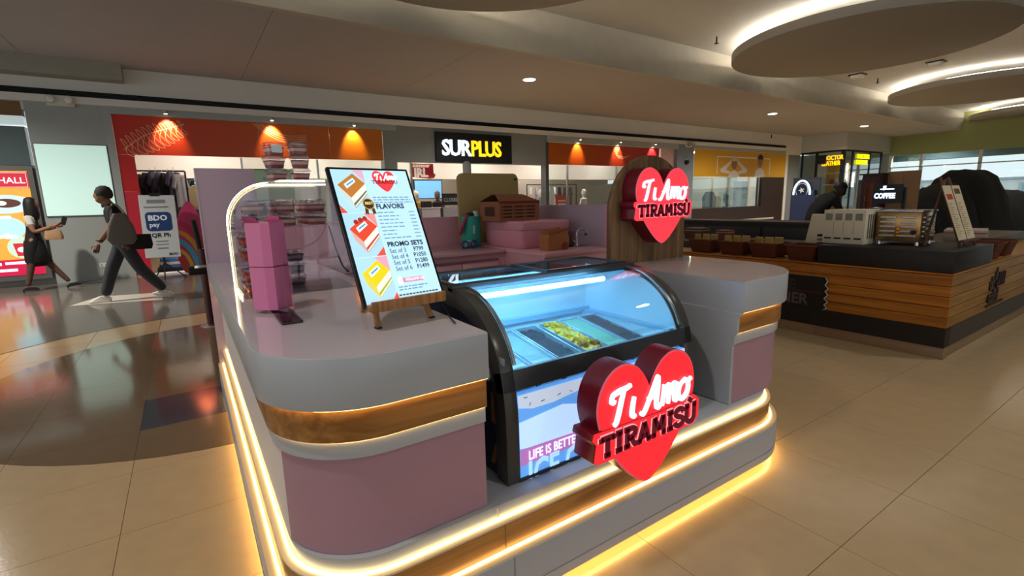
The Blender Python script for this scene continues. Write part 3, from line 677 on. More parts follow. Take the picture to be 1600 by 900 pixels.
SLAB = {
    'T': ([[(.06, .9), (.74, .9)], [(.40, .9), (.40, .0)], [(.08, .98), (.08, .74)], [(.72, .98), (.72, .74)], [(.24, .05), (.56, .05)]], .80),
    'I': ([[(.22, .0), (.22, 1.0)], [(.04, .94), (.40, .94)], [(.04, .06), (.40, .06)]], .46),
    'R': ([[(.20, .0), (.20, 1.0)], [(.04, .06), (.36, .06)], [(.04, .93), (.44, .93), (.62, .86), (.66, .72), (.60, .56), (.42, .48), (.2, .48)], [(.40, .48), (.62, .06), (.76, .06)]], .78),
    'A': ([[(.12, .0), (.40, .98)], [(.40, .98), (.68, .0)], [(.22, .28), (.58, .28)], [(.02, .05), (.24, .05)], [(.56, .05), (.80, .05)]], .82),
    'M': ([[(.16, .0), (.20, .98)], [(.20, .98), (.46, .25)], [(.46, .25), (.72, .98)], [(.72, .98), (.78, .0)], [(.04, .05), (.28, .05)], [(.66, .05), (.90, .05)]], .96),
    'S': ([[(.60, .74), (.54, .90), (.34, .96), (.14, .88), (.12, .70), (.24, .57), (.46, .47), (.60, .34), (.58, .14), (.36, .03), (.14, .10), (.08, .28)]], .70),
    'U': ([[(.14, 1.0), (.14, .30), (.22, .08), (.40, .02), (.56, .08), (.64, .30), (.64, 1.0)], [(.02, .95), (.27, .95)], [(.52, .95), (.77, .95)], [(.22, 1.36), (.46, 1.14)]], .80),
}
def slab_word(mb, word, x, z, W, h, wst, y0, y1, dz=0.0):
    tot = sum(SLAB[c][1] for c in word); k = W / tot; x0 = x
    for ch in word:
        st, adv = SLAB[ch]
        for s in st:
            q = [(v.x, v.y) for v in catmull([(a, b, 0) for a, b in s], 4)] if len(s) > 3 else s
            ribbon(mb, [(x + a * k, z + b * h + dz * (x + a * k - x0)) for a, b in q], wst, y0, y1)
        x += adv * k
def heart_sign(loc, W, H, label, depth, bright=False):
    t = thing('heart_sign', label, 'illuminated sign', loc)
    o = heart_outline(W, H); cx, cz = 0, H * .55; face = HRED2 if bright else HRED
    MB().prism(o, 0, depth, 'y').build('heart_box', [HSIDE], t, smooth=30)
    MB().prism(o, -.003, 0, 'y').build('heart_rim', HRIM, t)
    MB().prism(inset(o, .975, cx, cz), -.008, -.003, 'y').build('lit_face', face, t, smooth=30)
    for sx_ in (-.07, .07): MB().box(sx_ - .008, depth - .004, H * .25, sx_ + .008, depth + (.0015 if bright else .138), H * .29).build('mount_bracket', M_STEEL, t)
    pw, pz, ph = W * 1.10, H * .345, H * .215
    pl = [(-pw / 2, pz), (-pw / 2 + .02, pz - .012)] + [(pw / 2 - .03, pz - .005), (pw / 2, pz + .02), (pw / 2, pz + ph * .9), (pw / 2 - .04, pz + ph * 1.18), (pw / 2 - .075, pz + ph * 1.02), (pw * .1, pz + ph * .93), (-pw * .3, pz + ph * .98), (-pw / 2, pz + ph * 1.02), (-pw / 2 - .008, pz + ph * .8), (-pw / 2 + .01, pz + ph * .6)]
    MB().prism(pl, -.012, depth * .9, 'y').build('name_plate', [HSIDE], t, smooth=30, bevel=.004)
    MB().prism(inset(pl, .985, 0, pz + ph / 2), -.014, -.012, 'y').build('plate_face', face, t)
    g = MB(); slab_word(g, 'TIRAMISU', -pw / 2 + .025, pz + ph * .13, pw - .05, ph * .70, .0265 * W / .5, -.0165, -.014); g.build('maroon_outline', HOUT, t)
    g = MB(); slab_word(g, 'TIRAMISU', -pw / 2 + .025, pz + ph * .13, pw - .05, ph * .70, .0200 * W / .5, -.021, -.0165); g.build('maroon_letters', HMAR, t)
    g = MB(); h = H * .27; script_word(g, 'Ti Amo', -W * .405, H * .585, h, h * .13, -.018, -.008); g.build('script_letters', HWHITE, t)
    return t
heart_sign((1.303, 1.105, .355), .505, .475, 'large glowing red heart sign on the kiosk base before the freezer', .095)
heart_sign((2.385, 1.955, 1.105), .47, .445, 'glowing red heart sign mounted on the arched wood panel', .103, True)
# ================================================================== ICE CREAM FREEZER
M_FR = mat('freezer_graphite', '35373a', .3)
M_FRL = mat('freezer_frame', '45433f', .25)
M_LIN = mat('freezer_liner', 'd6ebf2', .35)
t = thing('display_freezer', 'curved-glass ice cream display freezer between the kiosk counters', 'freezer', (1.365, 1.72, .376))
PROF = [(1.34, .376), (1.343, .60), (1.352, .70), (1.37, .79), (1.405, .87), (1.462, .94), (1.545, 1.0), (1.64, 1.035), (1.73, 1.045)]
PS = [(v.x, v.y) for v in catmull([(a, b, 0) for a, b in PROF], 5)]
def offs(pts, d):
    P = [Vector(p) for p in pts]; out = []
    for i, p in enumerate(P):
        a = P[max(i - 1, 0)]; b = P[min(i + 1, len(P) - 1)]; dd = (b - a).normalized(); out.append((p.x + dd.y * d, p.y - dd.x * d))
    return out
X0, X1 = .85, 1.885
def fz(nm, mb, m, **k): return mb.build(nm, m, t, world=True, **k)
# end frames: curved bands
for (a, b) in ((X0, X0 + .055), (X1 - .055, X1)):
    inn = offs(PS, .075)
    fz('end_frame', MB().prism(PS + [(2.10, 1.045), (2.10, .985)] + inn[::-1], a, b, 'x'), M_FRL, smooth=30, bevel=.003)
# side sheets under the frames
side = inn_side = [(p[0], p[1]) for p in offs(PS, .05)] + [(2.10, 1.0), (2.10, .376)]
for (a, b) in ((X0 + .012, X0 + .03), (X1 - .03, X1 - .012)): fz('side_sheet', MB().prism(side, a, b, 'x'), mat('freezer_side_print', '23304a', .4))
text('ST', .15, (X0 + .009, 1.52, .735), mat('side_print_pale', 'a9b4c8', .5), t, face='-x', world=True, bold=.006)
text('E', .15, (X0 + .009, 1.46, .585), mat('side_print_amber', 'b0702a', .5), t, face='-x', world=True, bold=.006)
text('A', .15, (X0 + .009, 1.46, .42), mat('side_print_amber', 'b0702a', .5), t, face='-x', world=True, bold=.006)
# bar between glass and printed front
bar = [p for p in PS if .705 <= p[1] <= .80]
fz('middle_bar', MB().prism(bar + offs(bar, .05)[::-1], X0 + .0, X1 - .0, 'x'), M_FR, smooth=30)
fz('bottom_rail', MB().box(X0 + .05, 1.338, .376, X1 - .05, 1.36, .388), M_FR)
# lit printed front
front = [p for p in PS if p[1] <= .706]
PRN = emis('freezer_print_blue', '5f9fe8', .75)
fz('lit_front', MB().prism([(p[0] + .004, p[1]) for p in front] + [(p[0] + .03, p[1]) for p in front][::-1], X0 + .055, X1 - .055, 'x'), PRN, smooth=30)
def yfront(z): return 1.340 + max(0, (z - .376)) * .012 + (max(0, z - .60) / .1) * .004 + .0035
def fpoly(nm, pts, m, d): return fz(nm, MB().add([(x, yfront(z) - d, z) for x, z in pts], [tuple(range(len(pts)))]), m)
xa, xb = X0 + .057, X1 - .057
fpoly('pale_wave', [(xa, .700), (xa, .655), (xa + .06, .640), (xa + .16, .640), (xa + .28, .655), (xa + .42, .668), (xa + .55, .672), (xa + .7, .664), (xb, .64), (xb, .700)], emis('freezer_print_pale', 'c4d2e8', .62), .0015)
fpoly('light_wave', [(xa, .60), (xa + .2, .62), (xa + .5, .55), (xa + .8, .60), (xb, .58), (xb, .50), (xa + .7, .5), (xa + .35, .46), (xa, .50)], emis('freezer_print_glow', 'aecdf4', .95), .001)
fpoly('pink_band', [(xa, .497), (xa + .45, .487), (xa + .45, .436), (xa, .432)], emis('freezer_print_pink', 'b878c0', .62), .002)
for k in range(15):
    px = xa + .03 + (k * .617 % 1) * .9; pz = .69 - (k * .37 % 1) * .035; an = k * 1.3
    dx, dz = math.cos(an) * .008, math.sin(an) * .006
    fpoly('sprinkle', [(px - dx, pz - dz), (px + dx, pz + dz), (px + dx + .0015, pz + dz - .003), (px - dx + .0015, pz - dz - .003)], mat('sprinkle_dark', '3a3f55', .5), .0035)
WPR = emis('freezer_print_white', 'eef4fb', .85)
text('LIFE IS BETTER WITH', .050, (xa + .035, yfront(.48) - .004, .448), WPR, t, world=True, bold=.0006, sx=.78)
text('ICE CREAM', .142, (xa + .03, yfront(.4) - .003, .342), emis('freezer_print_sky', 'a8d4f4', .85), t, world=True, bold=.003, sx=.72)
# curved glass and its inner seal
gl = [p for p in PS if p[1] >= .795]
fz('curved_glass', MB().prism(offs(gl, .006) + offs(gl, .011)[::-1], X0 + .055, X1 - .055, 'x'), pane('freezer_glass', (.90, .97, 1.0), .03), smooth=40)
for xx in (X0 + .058, X1 - .070): fz('chrome_edge', MB().prism(offs(gl, -.001) + offs(gl, .005)[::-1], xx, xx + .012, 'x'), M_STEEL, smooth=40)
# top: front rail, two sliding glass lids
fz('front_rail', MB().box(X0, 1.71, 1.025, X1, 1.755, 1.056), M_FR, bevel=.004)
fz('rear_rail', MB().box(X0, 2.06, 1.02, X1, 2.11, 1.056), M_FR, bevel=.004)
for (a, b, z) in ((X0 + .02, 1.40, 1.044), (1.36, X1 - .02, 1.052)):
    l = fz('sliding_lid', MB().box(a + .02, 1.765, z, b - .02, 2.05, z + .005), pane('lid_glass', (.88, .95, 1.0), .10))
    for bx in ((a, 1.757, a + .02, 2.058), (b - .02, 1.757, b, 2.058), (a + .02, 1.757, b - .02, 1.768), (a + .02, 2.046, b - .02, 2.058)):
        MB().box(bx[0], bx[1], z - .003, bx[2], bx[3], z + .009).build('lid_frame', M_FR, l, world=False).location = -t.location
# insulated tub
fz('liner_back', MB().box(X0 + .03, 2.0, .45, X1 - .03, 2.02, 1.02), M_LIN); fz('liner_floor', MB().box(X0 + .03, 1.40, .60, X1 - .03, 2.0, .63), M_LIN)
fz('liner_side', MB().box(X1 - .10, 1.42, .62, X1 - .075, 2.0, .775), M_LIN); fz('liner_side', MB().box(X0 + .07, 1.42, .62, X0 + .095, 2.0, .775), M_LIN)
sg = [p for p in offs(PS, .022) if p[1] > .66] + [(2.0, 1.03), (2.0, .66)]
fz('end_glass', MB().prism(sg, X1 - .072, X1 - .066, 'x'), mat('end_panel_frost', 'cfe6f0', .2), smooth=30); fz('end_glass', MB().prism(sg, X0 + .062, X0 + .068, 'x'), mat('end_panel_frost', 'cfe6f0', .2), smooth=30)
fz('liner_ledge', MB().box(X0 + .07, 1.965, .775, X1 - .075, 2.0, .80), mat('liner_ledge', '9cc4dc', .3)); fz('liner_ledge', MB().box(X1 - .11, 1.40, .775, X1 - .075, 1.965, .787), mat('liner_ledge', '9cc4dc', .3))
fz('cabinet_body', MB().box(X0 + .032, 1.38, .376, X1 - .032, 2.10, .60), M_FR); fz('cabinet_back', MB().box(X0 + .032, 2.02, .6, X1 - .032, 2.10, 1.02), M_FR)
fz('light_tube', MB().tube([(X0 + .09, 1.655, 1.008), (X1 - .27, 1.655, 1.008)], .010, 8), emis('freezer_tube', '84ccf8', 66))
fz('light_tube', MB().tube([(X0 + .09, 1.985, 1.0), (X1 - .09, 1.985, 1.0)], .006, 8), emis('freezer_tube_rear', '80c8f8', 22))

# ice cream pans
M_PAN = mat('pan_steel', 'c9dbe4', .22, .7)
def pan(x0, x1, lab, c, kind, fill=.012):
    w = x1 - x0; L = .40; p = thing('ice_cream_pan', lab, 'food pan', (x0, 1.45, .648), 0, None)
    tilt = Matrix.Rotation(rad(8.5), 4, 'X')
    b = MB()
    b.add([(.012, .012, 0), (w - .012, .012, 0), (w - .012, L - .012, 0), (.012, L - .012, 0), (0, 0, .085), (w, 0, .085), (w, L, .085), (0, L, .085), (.006, .006, .085), (w - .006, .006, .085), (w - .006, L - .006, .085), (.006, L - .006, .085), (.016, .016, .004), (w - .016, .016, .004), (w - .016, L - .016, .004), (.016, L - .016, .004)],
          [(0, 3, 2, 1)] + [(i, (i + 1) % 4, 4 + (i + 1) % 4, 4 + i) for i in range(4)] + [(4 + i, 4 + (i + 1) % 4, 8 + (i + 1) % 4, 8 + i) for i in range(4)] + [(8 + i, 8 + (i + 1) % 4, 12 + (i + 1) % 4, 12 + i) for i in range(4)] + [(12, 13, 14, 15)])
    b.xf(tilt).build('pan_body', M_PAN, p)
    nx, ny = 10, 24; vs = []; rnd = random.Random(hash(lab) & 255)
    for j in range(ny + 1):
        for i in range(nx + 1):
            hgt = .085 - fill + {'smooth': .002, 'lumpy': .010, 'crumb': .016}[kind] * (rnd.random() - .4)
            vs.append((.008 + (w - .016) * i / nx, .008 + (L - .016) * j / ny, hgt))
    fs = [(j * (nx + 1) + i, j * (nx + 1) + i + 1, (j + 1) * (nx + 1) + i + 1, (j + 1) * (nx + 1) + i) for j in range(ny) for i in range(nx)]
    MB().add(vs, fs).xf(tilt).build('ice_cream', c, p, smooth=60)
    return p
yel = mat('ice_yellow', 'd8b040', .6, noise=.6, nscale=60)
pan(.955, 1.075, 'leftmost steel pan of pale blue-white ice cream in the freezer', mat('ice_pale', 'b8ccd0', .5, noise=.1), 'smooth')
pan(1.080, 1.205, 'steel pan of grey-green ice cream beside the leftmost pan', mat('ice_sage', '8fa8a4', .5, noise=.15), 'smooth')
pan(1.212, 1.340, 'steel pan of dark cookie-crumb ice cream', mat('ice_cookie', '34343c', .7, noise=.7, nscale=50), 'crumb', .02)
pan(1.362, 1.480, 'raised steel pan topped with yellow mango cubes and pecans', yel, 'crumb', .004)
pan(1.490, 1.605, 'steel pan of smooth green ice cream', mat('ice_green', '7fae90', .45, noise=.08), 'smooth', .006)
pan(1.612, 1.725, 'rightmost steel pan of chocolate brown ice cream in the freezer', mat('ice_choc', '57484c', .5, noise=.2), 'lumpy', .006)
# mango cubes and nuts on the yellow pan
tp = [o for o in bpy.data.objects if o.get('label', '').startswith('raised steel pan')][0]
rnd = random.Random(4); tilt = Matrix.Rotation(rad(8.5), 4, 'X')
for grp, (nn, c, y0, y1) in {'mango_cube': (26, mat('mango', 'e8b22a', .4), .12, .39), 'pecan_piece': (10, mat('pecan', '9a6a2c', .5), .02, .14)}.items():
    for k in range(nn):
        s = .006 + rnd.random() * .005
        MB().box(-s, -s, -s, s, s, s).xf(tilt @ Matrix.Translation((.015 + rnd.random() * .085, y0 + rnd.random() * (y1 - y0), .088)) @ Matrix.Rotation(rnd.random() * 3, 4, (rnd.random(), rnd.random(), .5))).build(grp, c, tp)

# ================================================================== MENU SCREEN ON EASEL
yaw, lean = rad(8.0), rad(26.0); SW, SH = .302, .50
ctr = Vector((.575, 1.632, 1.281))
Rs = Matrix.Rotation(yaw, 4, 'Z') @ Matrix.Rotation(-lean, 4, 'X') @ Matrix.Rotation(rad(.3), 4, 'Y')
t = thing('menu_screen', 'slim black menu screen glowing with dessert pictures and prices', 'screen', ctr)
t.rotation_euler = Rs.to_euler()
MB().box(-SW / 2, 0, -SH / 2, SW / 2, .018, SH / 2).build('screen_housing', mat('screen_black', '0a0a0c', .25), t, bevel=.004)
e = .010
def sc(nm, pts, col, s, d): # picture areas, x right 0..1, y down 0..1
    P = [(-SW / 2 + e + p[0] * (SW - 2 * e), SH / 2 - e - p[1] * (SH - 2 * e)) for p in pts]
    return MB().add([(a, -.0005 - d, b) for a, b in P], [tuple(range(len(P)))]).build(nm, emis('screen_' + col, col, s), t)
sc('screen_image', [(0, 0), (1, 0), (1, 1), (0, 1)], 'b4dcf2', .86, 0)
sc('picture_ground', [(0, 0), (.40, 0), (.40, .335), (0, .335)], 'a8d4ea', .85, .0003); sc('picture_ground', [(0, .34), (.40, .34), (.40, .665), (0, .665)], 'a5cfe4', .85, .0003); sc('picture_ground', [(0, .67), (.40, .67), (.40, 1), (0, 1)], 'a8d2e8', .85, .0003)
sc('pink_shape', [(.26, .0), (.40, .0), (.40, .10)], 'd8a8c0', .8, .0005); sc('pink_shape', [(.26, .34), (.40, .34), (.40, .45)], 'e8908c', .8, .0005); sc('pink_shape', [(.24, .67), (.40, .67), (.40, .80)], 'e0a0b4', .8, .0005)
sc('red_shape', [(.0, .27), (.0, .335), (.08, .335)], 'dc5040', .8, .0005); sc('red_shape', [(.28, .665), (.40, .60), (.40, .665)], 'e2503c', .8, .0005); sc('red_shape', [(.32, 1), (.40, .94), (.42, 1)], 'e2503c', .8, .0005)
def dessert(y0, ctop, cmid, cside):
    sc('cake_top', [(.04, y0 + .11), (.26, y0 + .02), (.39, y0 + .10), (.17, y0 + .21)], ctop, .85, .0008)
    sc('cake_layer', [(.17, y0 + .21), (.39, y0 + .10), (.385, y0 + .15), (.18, y0 + .255)], 'e6ead8', .85, .0008); sc('cake_layer', [(.18, y0 + .255), (.385, y0 + .15), (.38, y0 + .185), (.19, y0 + .29)], cmid, .8, .0008)
    sc('cake_layer', [(.19, y0 + .272), (.383, y0 + .165), (.382, y0 + .178), (.19, y0 + .285)], 'e6ead8', .85, .001)
    sc('cake_side', [(.04, y0 + .11), (.17, y0 + .21), (.19, y0 + .30), (.07, y0 + .19)], cside, .75, .0008)
    sc('brand_sticker', [(.12, y0 + .105), (.25, y0 + .055), (.275, y0 + .085), (.145, y0 + .14)], 'c4e4f4', .9, .001)
    sc('sticker_script', [(.15, y0 + .108), (.245, y0 + .073), (.25, y0 + .081), (.156, y0 + .117)], '5a86a4', .6, .0012)
dessert(.01, 'b4722c', '6a6a50', 'c8d4d8'); dessert(.345, 'd8442c', 'b84838', 'd0b0a8'); dessert(.675, 'e8c818', 'a8b030', 'd8d060')
for (bx, by, br) in ((.14, .405, .03), (.2, .39, .03), (.26, .38, .028)): sc('berry', [(bx + br * math.cos(k * PI / 6), by + br * .6 * math.sin(k * PI / 6)) for k in range(12)], 'b02c20', .6, .0009)
sc('best_badge', [(.36 + .075 * math.cos(k * PI / 12), .27 + .045 * math.sin(k * PI / 12)) for k in range(24)], 'c89a3c', .6, .0014); sc('best_badge', [(.36 + .062 * math.cos(k * PI / 12), .27 + .037 * math.sin(k * PI / 12)) for k in range(24)], '4a3418', .3, .0016)
sc('badge_ribbon', [(.30, .30), (.34, .31), (.33, .355), (.31, .345), (.29, .35)], '5a4420', .3, .0012); sc('badge_ribbon', [(.38, .31), (.42, .30), (.43, .35), (.41, .345), (.39, .355)], '5a4420', .3, .0012)
def st(s, size, x, y, col, es=.0, d=.002, **kw_):
    m = mat('screen_text_' + col, col, .5) if not es else emis('screen_text_e' + col, col, es)
    return text(s, size, (-SW / 2 + e + x * (SW - 2 * e), -.0005 - d, SH / 2 - e - y * (SH - 2 * e)), m, t, ext=.0002, **kw_)
st('BEST', .014, .315, .275, 'f0d890', .7, bold=.0004)
ho = heart_outline(.085, .082); P0 = (-SW / 2 + e + .66 * (SW - 2 * e), SH / 2 - e - .175 * (SH - 2 * e))
MB().add([(P0[0] + p[0], -.0012, P0[1] + p[1]) for p in ho], [tuple(range(len(ho)))]).build('screen_heart', emis('screen_heart', 'e03c44', .85), t)
g = MB(); script_word(g, 'Ti Amo', P0[0] - .034, P0[1] + .046, .026, .0052, -.0022, -.0016); g.build('screen_script', emis('screen_white', 'f4f8fc', .95), t)
g = MB(); slab_word(g, 'TIRAMISU', P0[0] - .05, P0[1] + .032, .10, .0125, .0020, -.0026, -.0022); g.build('screen_maroon_name', mat('screen_maroon', '7c3044', .5), t)
st('FLAVORS', .026, .445, .31, '44505c', bold=.0008); st('PROMO SETS', .024, .45, .605, '38444e', bold=.0008, sx=.98)
for k, (a, b) in enumerate((('Set of 3', 'P799'), ('Set of 4', 'P1050'), ('Set of 5', 'P1280'), ('Set of 6', 'P1499'))):
    st(a, .023, .455 + .005 * k, .655 + k * .045, '5c7484', sx=.88); st(b, .022, .78 - (.02 if len(b) > 4 else 0), .652 + k * .045, '3c4a54', bold=.0003, sx=.9)
rnd = random.Random(3)
for y, x1 in ((.215, .93), (.235, .95), (.255, .97)) + tuple((.335 + .0285 * k, .62 + .22 * rnd.random()) for k in range(8)) + ((.905, .85), (.925, .75)):
    x = .44
    while x < x1:
        w = .03 + .05 * rnd.random(); sc('blurred_word', [(x, y), (min(x + w, x1), y), (min(x + w, x1), y + .009), (x, y + .009)], '7fa4bc', .6, .0008); x += w + .014
for k in range(8): sc('blurred_price', [(.87, .335 + .0285 * k), (.95, .335 + .0285 * k), (.95, .345 + .0285 * k), (.87, .345 + .0285 * k)], '8fb0c4', .6, .0008)
sc('follow_button', [(.52, .845), (.80, .845), (.80, .88), (.52, .88)], 'cc8fa8', .8, .0008); st('FOLLOW US', .0125, .56, .870, 'f6f2f6', .9, bold=.0003)
sc('hand_icon', [(.46, .84), (.50, .83), (.52, .88), (.50, .90), (.46, .89)], 'e8ecee', .9, .001)
x = .42
while x < .95: sc('footer_word', [(x, .962), (x + .035, .962), (x + .035, .972), (x, .972)], '4a5660', .3, .0008); x += .045

M_EAS = wood('easel_wood', 'c08a52', '94602f', .5, 'z', 8)
t = thing('easel', 'small wooden tabletop easel carrying the menu screen', 'easel', (.575, 1.56, ZT + .002))
t.rotation_euler = (0, 0, yaw)
up = Vector((0, math.sin(lean), math.cos(lean)))
def stick(nm, a, b, w, d):
    a, b = Vector(a), Vector(b); z = (b - a).normalized(); x = Vector((1, 0, 0)); x = (x - z * x.dot(z)).normalized(); y = z.cross(x); L = (b - a).length
    M = Matrix((x, y, z)).transposed().to_4x4(); M.translation = a
    return MB().box(-w / 2, -d / 2, 0, w / 2, d / 2, L).xf(M).build(nm, M_EAS, t, bevel=.002)
for s in (-1, 1):
    l = stick('front_leg', (s * .10, -.035, .0), (s * .055, .145, .36), .017, .014)
    MB().box(s * .10 - .009, -.044, 0, s * .10 + .009, -.026, .006).build('rubber_foot', M_BLACK, l)
stick('rear_leg', (-.03, .23, 0), (0, .15, .36), .015, .012)
MB().box(-.135, -.075, .062, .135, -.022, .082).build('ledge', M_EAS, t, bevel=.002); MB().box(-.135, -.080, .062, .135, -.068, .096).build('ledge_lip', M_EAS, t, bevel=.002)
MB().box(-.07, .128, .30, .07, .14, .325).build('cross_bar', M_EAS, t, bevel=.002)
def cable(nm, pts, r, lab): return single(nm, MB().tube(catmull(pts, 6), r, 6), M_BLACK, lab, 'cable', smooth=60)
cable('power_cable', [(.70, 1.60, 1.06), (.725, 1.56, 1.03), (.738, 1.535, .996), (.728, 1.50, .990), (.70, 1.40, .990)], .0025, 'thin black cable hanging from the right corner of the menu screen')
cable('power_cable', [(.46, 1.74, 1.15), (.56, 2.2, 1.12), (.62, 2.55, 1.18), (.64, 2.72, 1.27)], .004, 'black cable running from the tub case to behind the menu screen')
# ================================================================== TUB DISPLAY CASE
ACR = pane('acrylic', (.97, .97, .985), .035, top=.45)
t = thing('display_case', 'clear arched acrylic display case of dessert tubs with lit edge', 'display case', (.42, 2.57, ZT + .002))
cw, zt, Rr = .245, .51, .20       # half width, height, corner radius
arch = [(-cw, 0), (-cw, zt - Rr)] + [(p[0], p[1]) for p in arc(-cw + Rr, zt - Rr, Rr, 180, 90, 12)][1:] + [(cw - .03, zt), (cw, zt - .03), (cw, 0)]
for nm, y in (('rear_sheet', .185), ('front_sheet', -.19)): MB().prism(arch, y, y + .005, 'y').build(nm, ACR, t, smooth=30)
strip = MB(); inn = [(p[0] * .985, p[1] * .988 + .003) for p in arch]; strip.prism(arch + inn[::-1], -.185, .185, 'y'); strip.build('curved_shell', ACR, t, smooth=30)
led = [(p[0] * 1.01, .188, p[1] + .004) for p in arch[:-3]]
MB().tube([(-cw * 1.01, -.18, .008)] + led, .0017, 8).build('led_edge', emis('case_led', 'ffe6a8', 11), t)
MB().tube([(p[0] * .96, .165, p[1] * .975) for p in arch[1:-3]], .0015, 6).build('led_inner', emis('case_led_soft', 'ffdf9c', 2.5), t)
MB().box(-.12, .06, zt - .014, .20, .10, zt - .008).build('top_light', emis('case_top_light', 'ffe9b8', 9), t)
MB().box(-cw + .004, -.185, .300, cw - .004, .185, .306).build('shelf', ACR, t)
MB().box(-cw + .004, -.185, .155, -.08, .185, .160).build('shelf', ACR, t)
MB().box(-.08, -.185, .0, -.075, .185, .3).build('divider', ACR, t)
MB().prism([(-cw, 0), (cw, 0), (cw, .006), (-cw, .006)], -.19, .19, 'y').build('base_sheet', ACR, t)
# tubs: clear cup, dessert layers, clear lid
def make_tub(kind):
    p = thing('dessert_tub', 'tub', 'dessert tub')
    c1, c2 = {'cream': ('f0d8d0', 'b06460'), 'choc': ('e0b8b4', '9a4a50'), 'orange': ('e2651e', 'b8420e'), 'plum': ('8a6a86', '4a2438')}[kind]  # orange kind: the orange light on these tubs is painted into their layers
    MB().rrprof([(.033, .033, .002), (.036, .036, .020)], r=.012).build('dessert_layer', mat('layer_dark_' + kind, c2, .5), p)
    MB().rrprof([(.036, .036, .0205), (.0395, .0395, .038)], r=.012).build('cream_layer', mat('layer_pale_' + kind, c1, .5), p)
    MB().rrprof([(.0395, .0395, .0385), (.041, .041, .045)], r=.012).build('topping', mat('layer_top_' + kind, c2, .6, noise=.3, nscale=60), p)
    MB().rrprof([(.035, .035, 0), (.043, .043, .055), (.047, .047, .056), (.047, .047, .058)], r=.014).build('cup', pane('tub_plastic', (.93, .89, .91), .06, top=.3), p, smooth=40)
    MB().rrprof([(.047, .047, .0585), (.047, .047, .062), (.041, .041, .064), (.040, .040, .074), (.036, .036, .076)], r=.014).build('lid', pane('tub_lid', (.84, .80, .83), .16, top=.4), p, smooth=40)
    for ch in p.children: ch.data.transform(Matrix.Diagonal((.92, .92, .77, 1)))
    return p
PROTO = {}
def place_tub(kind, x, y, z, lab, grp, rz=0):
    if kind not in PROTO: o = PROTO[kind] = make_tub(kind)
    else: o = copy_tree(PROTO[kind])
    o.location = (x, y, z); o.rotation_euler = (0, 0, rz); tag(o, lab, 'dessert tub', grp)
    return o
C0 = (.42, 2.57, ZT + .002)
g1 = 'tubs on the upper case shelf'
cols = ['left', 'middle', 'right']
for r_, yy in enumerate((-.13, .0, .13)):
    for c_, xx in enumerate((-.155, -.03, .10)):
        for h_ in range(2):
            rowname = ('front', 'second', 'rear')[r_]
            place_tub('cream' if (r_ + c_ + h_) % 3 else 'choc', C0[0] + xx, C0[1] + yy, C0[2] + .3065 + h_ * .0595,
                      '%s dessert tub in the %s column, %s row of the upper case shelf' % (('lower', 'upper')[h_], cols[c_], rowname), g1, .1 * ((c_ * 7 + r_ * 3) % 3 - 1))
for lv, z in enumerate((.0065, .1605)):
    for h_ in range(1 if lv else 2):
        for r_, yy in enumerate((-.10, .06)):
            place_tub('orange', C0[0] - .185, C0[1] + yy, C0[2] + z + h_ * .0595, 'orange lit tub, %s in the %s row at the case left' % (('bottom one', 'top of the low stack')[h_] if lv == 0 else 'on the small shelf', ('front', 'rear')[r_]), 'orange lit tubs at the left of the case')
    if lv == 1:
        for r_, yy in enumerate((-.10, .06)): place_tub('orange', C0[0] - .185, C0[1] + yy, C0[2] + z + .0595, 'orange lit tub, topmost in the %s row at the case left' % (('front', 'rear')[r_]), 'orange lit tubs at the left of the case')
for k in range(3):
    place_tub('plum', C0[0] + .02, C0[1] + .05, C0[2] + .0065 + k * .0595, 'plum dessert tub in the low right stack of the case, %s' % ('bottom', 'middle', 'top')[k], 'plum tubs low in the case')
ztop = C0[2] + zt + .001
for k, (dx, dy, rz) in enumerate(((.0, 0, .1), (.004, .002, -.08), (-.002, .0, .15))): place_tub('cream' if k else 'choc', .485 + dx, 2.53 + dy, ztop + k * .0595, 'dessert tub in the right stack on top of the case, %s' % ('bottom', 'middle', 'top')[k], 'tubs on top of the case', rz)
for k, (dx, dy, rz) in enumerate(((.0, 0, .3), (-.006, .002, .35))): place_tub('choc', .39 + dx, 2.57 + dy, ztop + k * .0595, 'dessert tub in the left stack on top of the case, %s' % ('bottom', 'middle')[k], 'tubs on top of the case', rz)
o = place_tub('cream', .388, 2.575, ztop + .119, 'dessert tub with a white sticker, topmost of the left stack on the case', 'tubs on top of the case', .3)
MB().box(-.03, -.0445, .010, .018, -.042, .045).build('sticker', mat('sticker_white', 'e4eef0', .4), o)

# pink cartons and their black tray
M_PKB = mat('pink_card', 'e681b0', .45)
M_PKD = mat('pink_card_inner', 'b8487a', .5)
for k in range(2):
    z0 = ZT + .0145 + k * .163 + .002
    t = thing('pink_box', ('lower' if k == 0 else 'upper, open') + ' pink paper box of the stack before the tub case', 'paper box', (.252, 2.03, z0), rad(-20))
    t.rotation_euler = (0, 0, rad(38))
    MB().prism([(-.036, -.05), (.036, -.05), (.05, -.02), (.05, .05), (-.05, .05), (-.05, -.02)], 0, .16).build('box_body', M_PKB, t)
    if k:
        MB().add([(-.036, -.05, .16), (.036, -.05, .16), (.03, -.03, .172), (-.03, -.03, .172)], [(0, 1, 2, 3)]).build('flap', M_PKD, t); MB().add([(.05, -.02, .16), (.05, .05, .16), (.062, .05, .185), (.055, -.01, .18)], [(0, 1, 2, 3)]).build('flap', M_PKD, t)
        MB().add([(-.05, -.02, .16), (-.05, .05, .16), (-.06, .05, .185), (-.055, -.01, .178)], [(0, 1, 2, 3)]).build('flap', M_PKD, t)
    MB().box(-.036, -.0515, .0, .036, -.05, .003).build('fold_line', M_PKD, t)
t = thing('card_stand', 'clear upright card holder on a black base before the pink boxes', 'card holder', (.268, 1.90, ZT + .002))
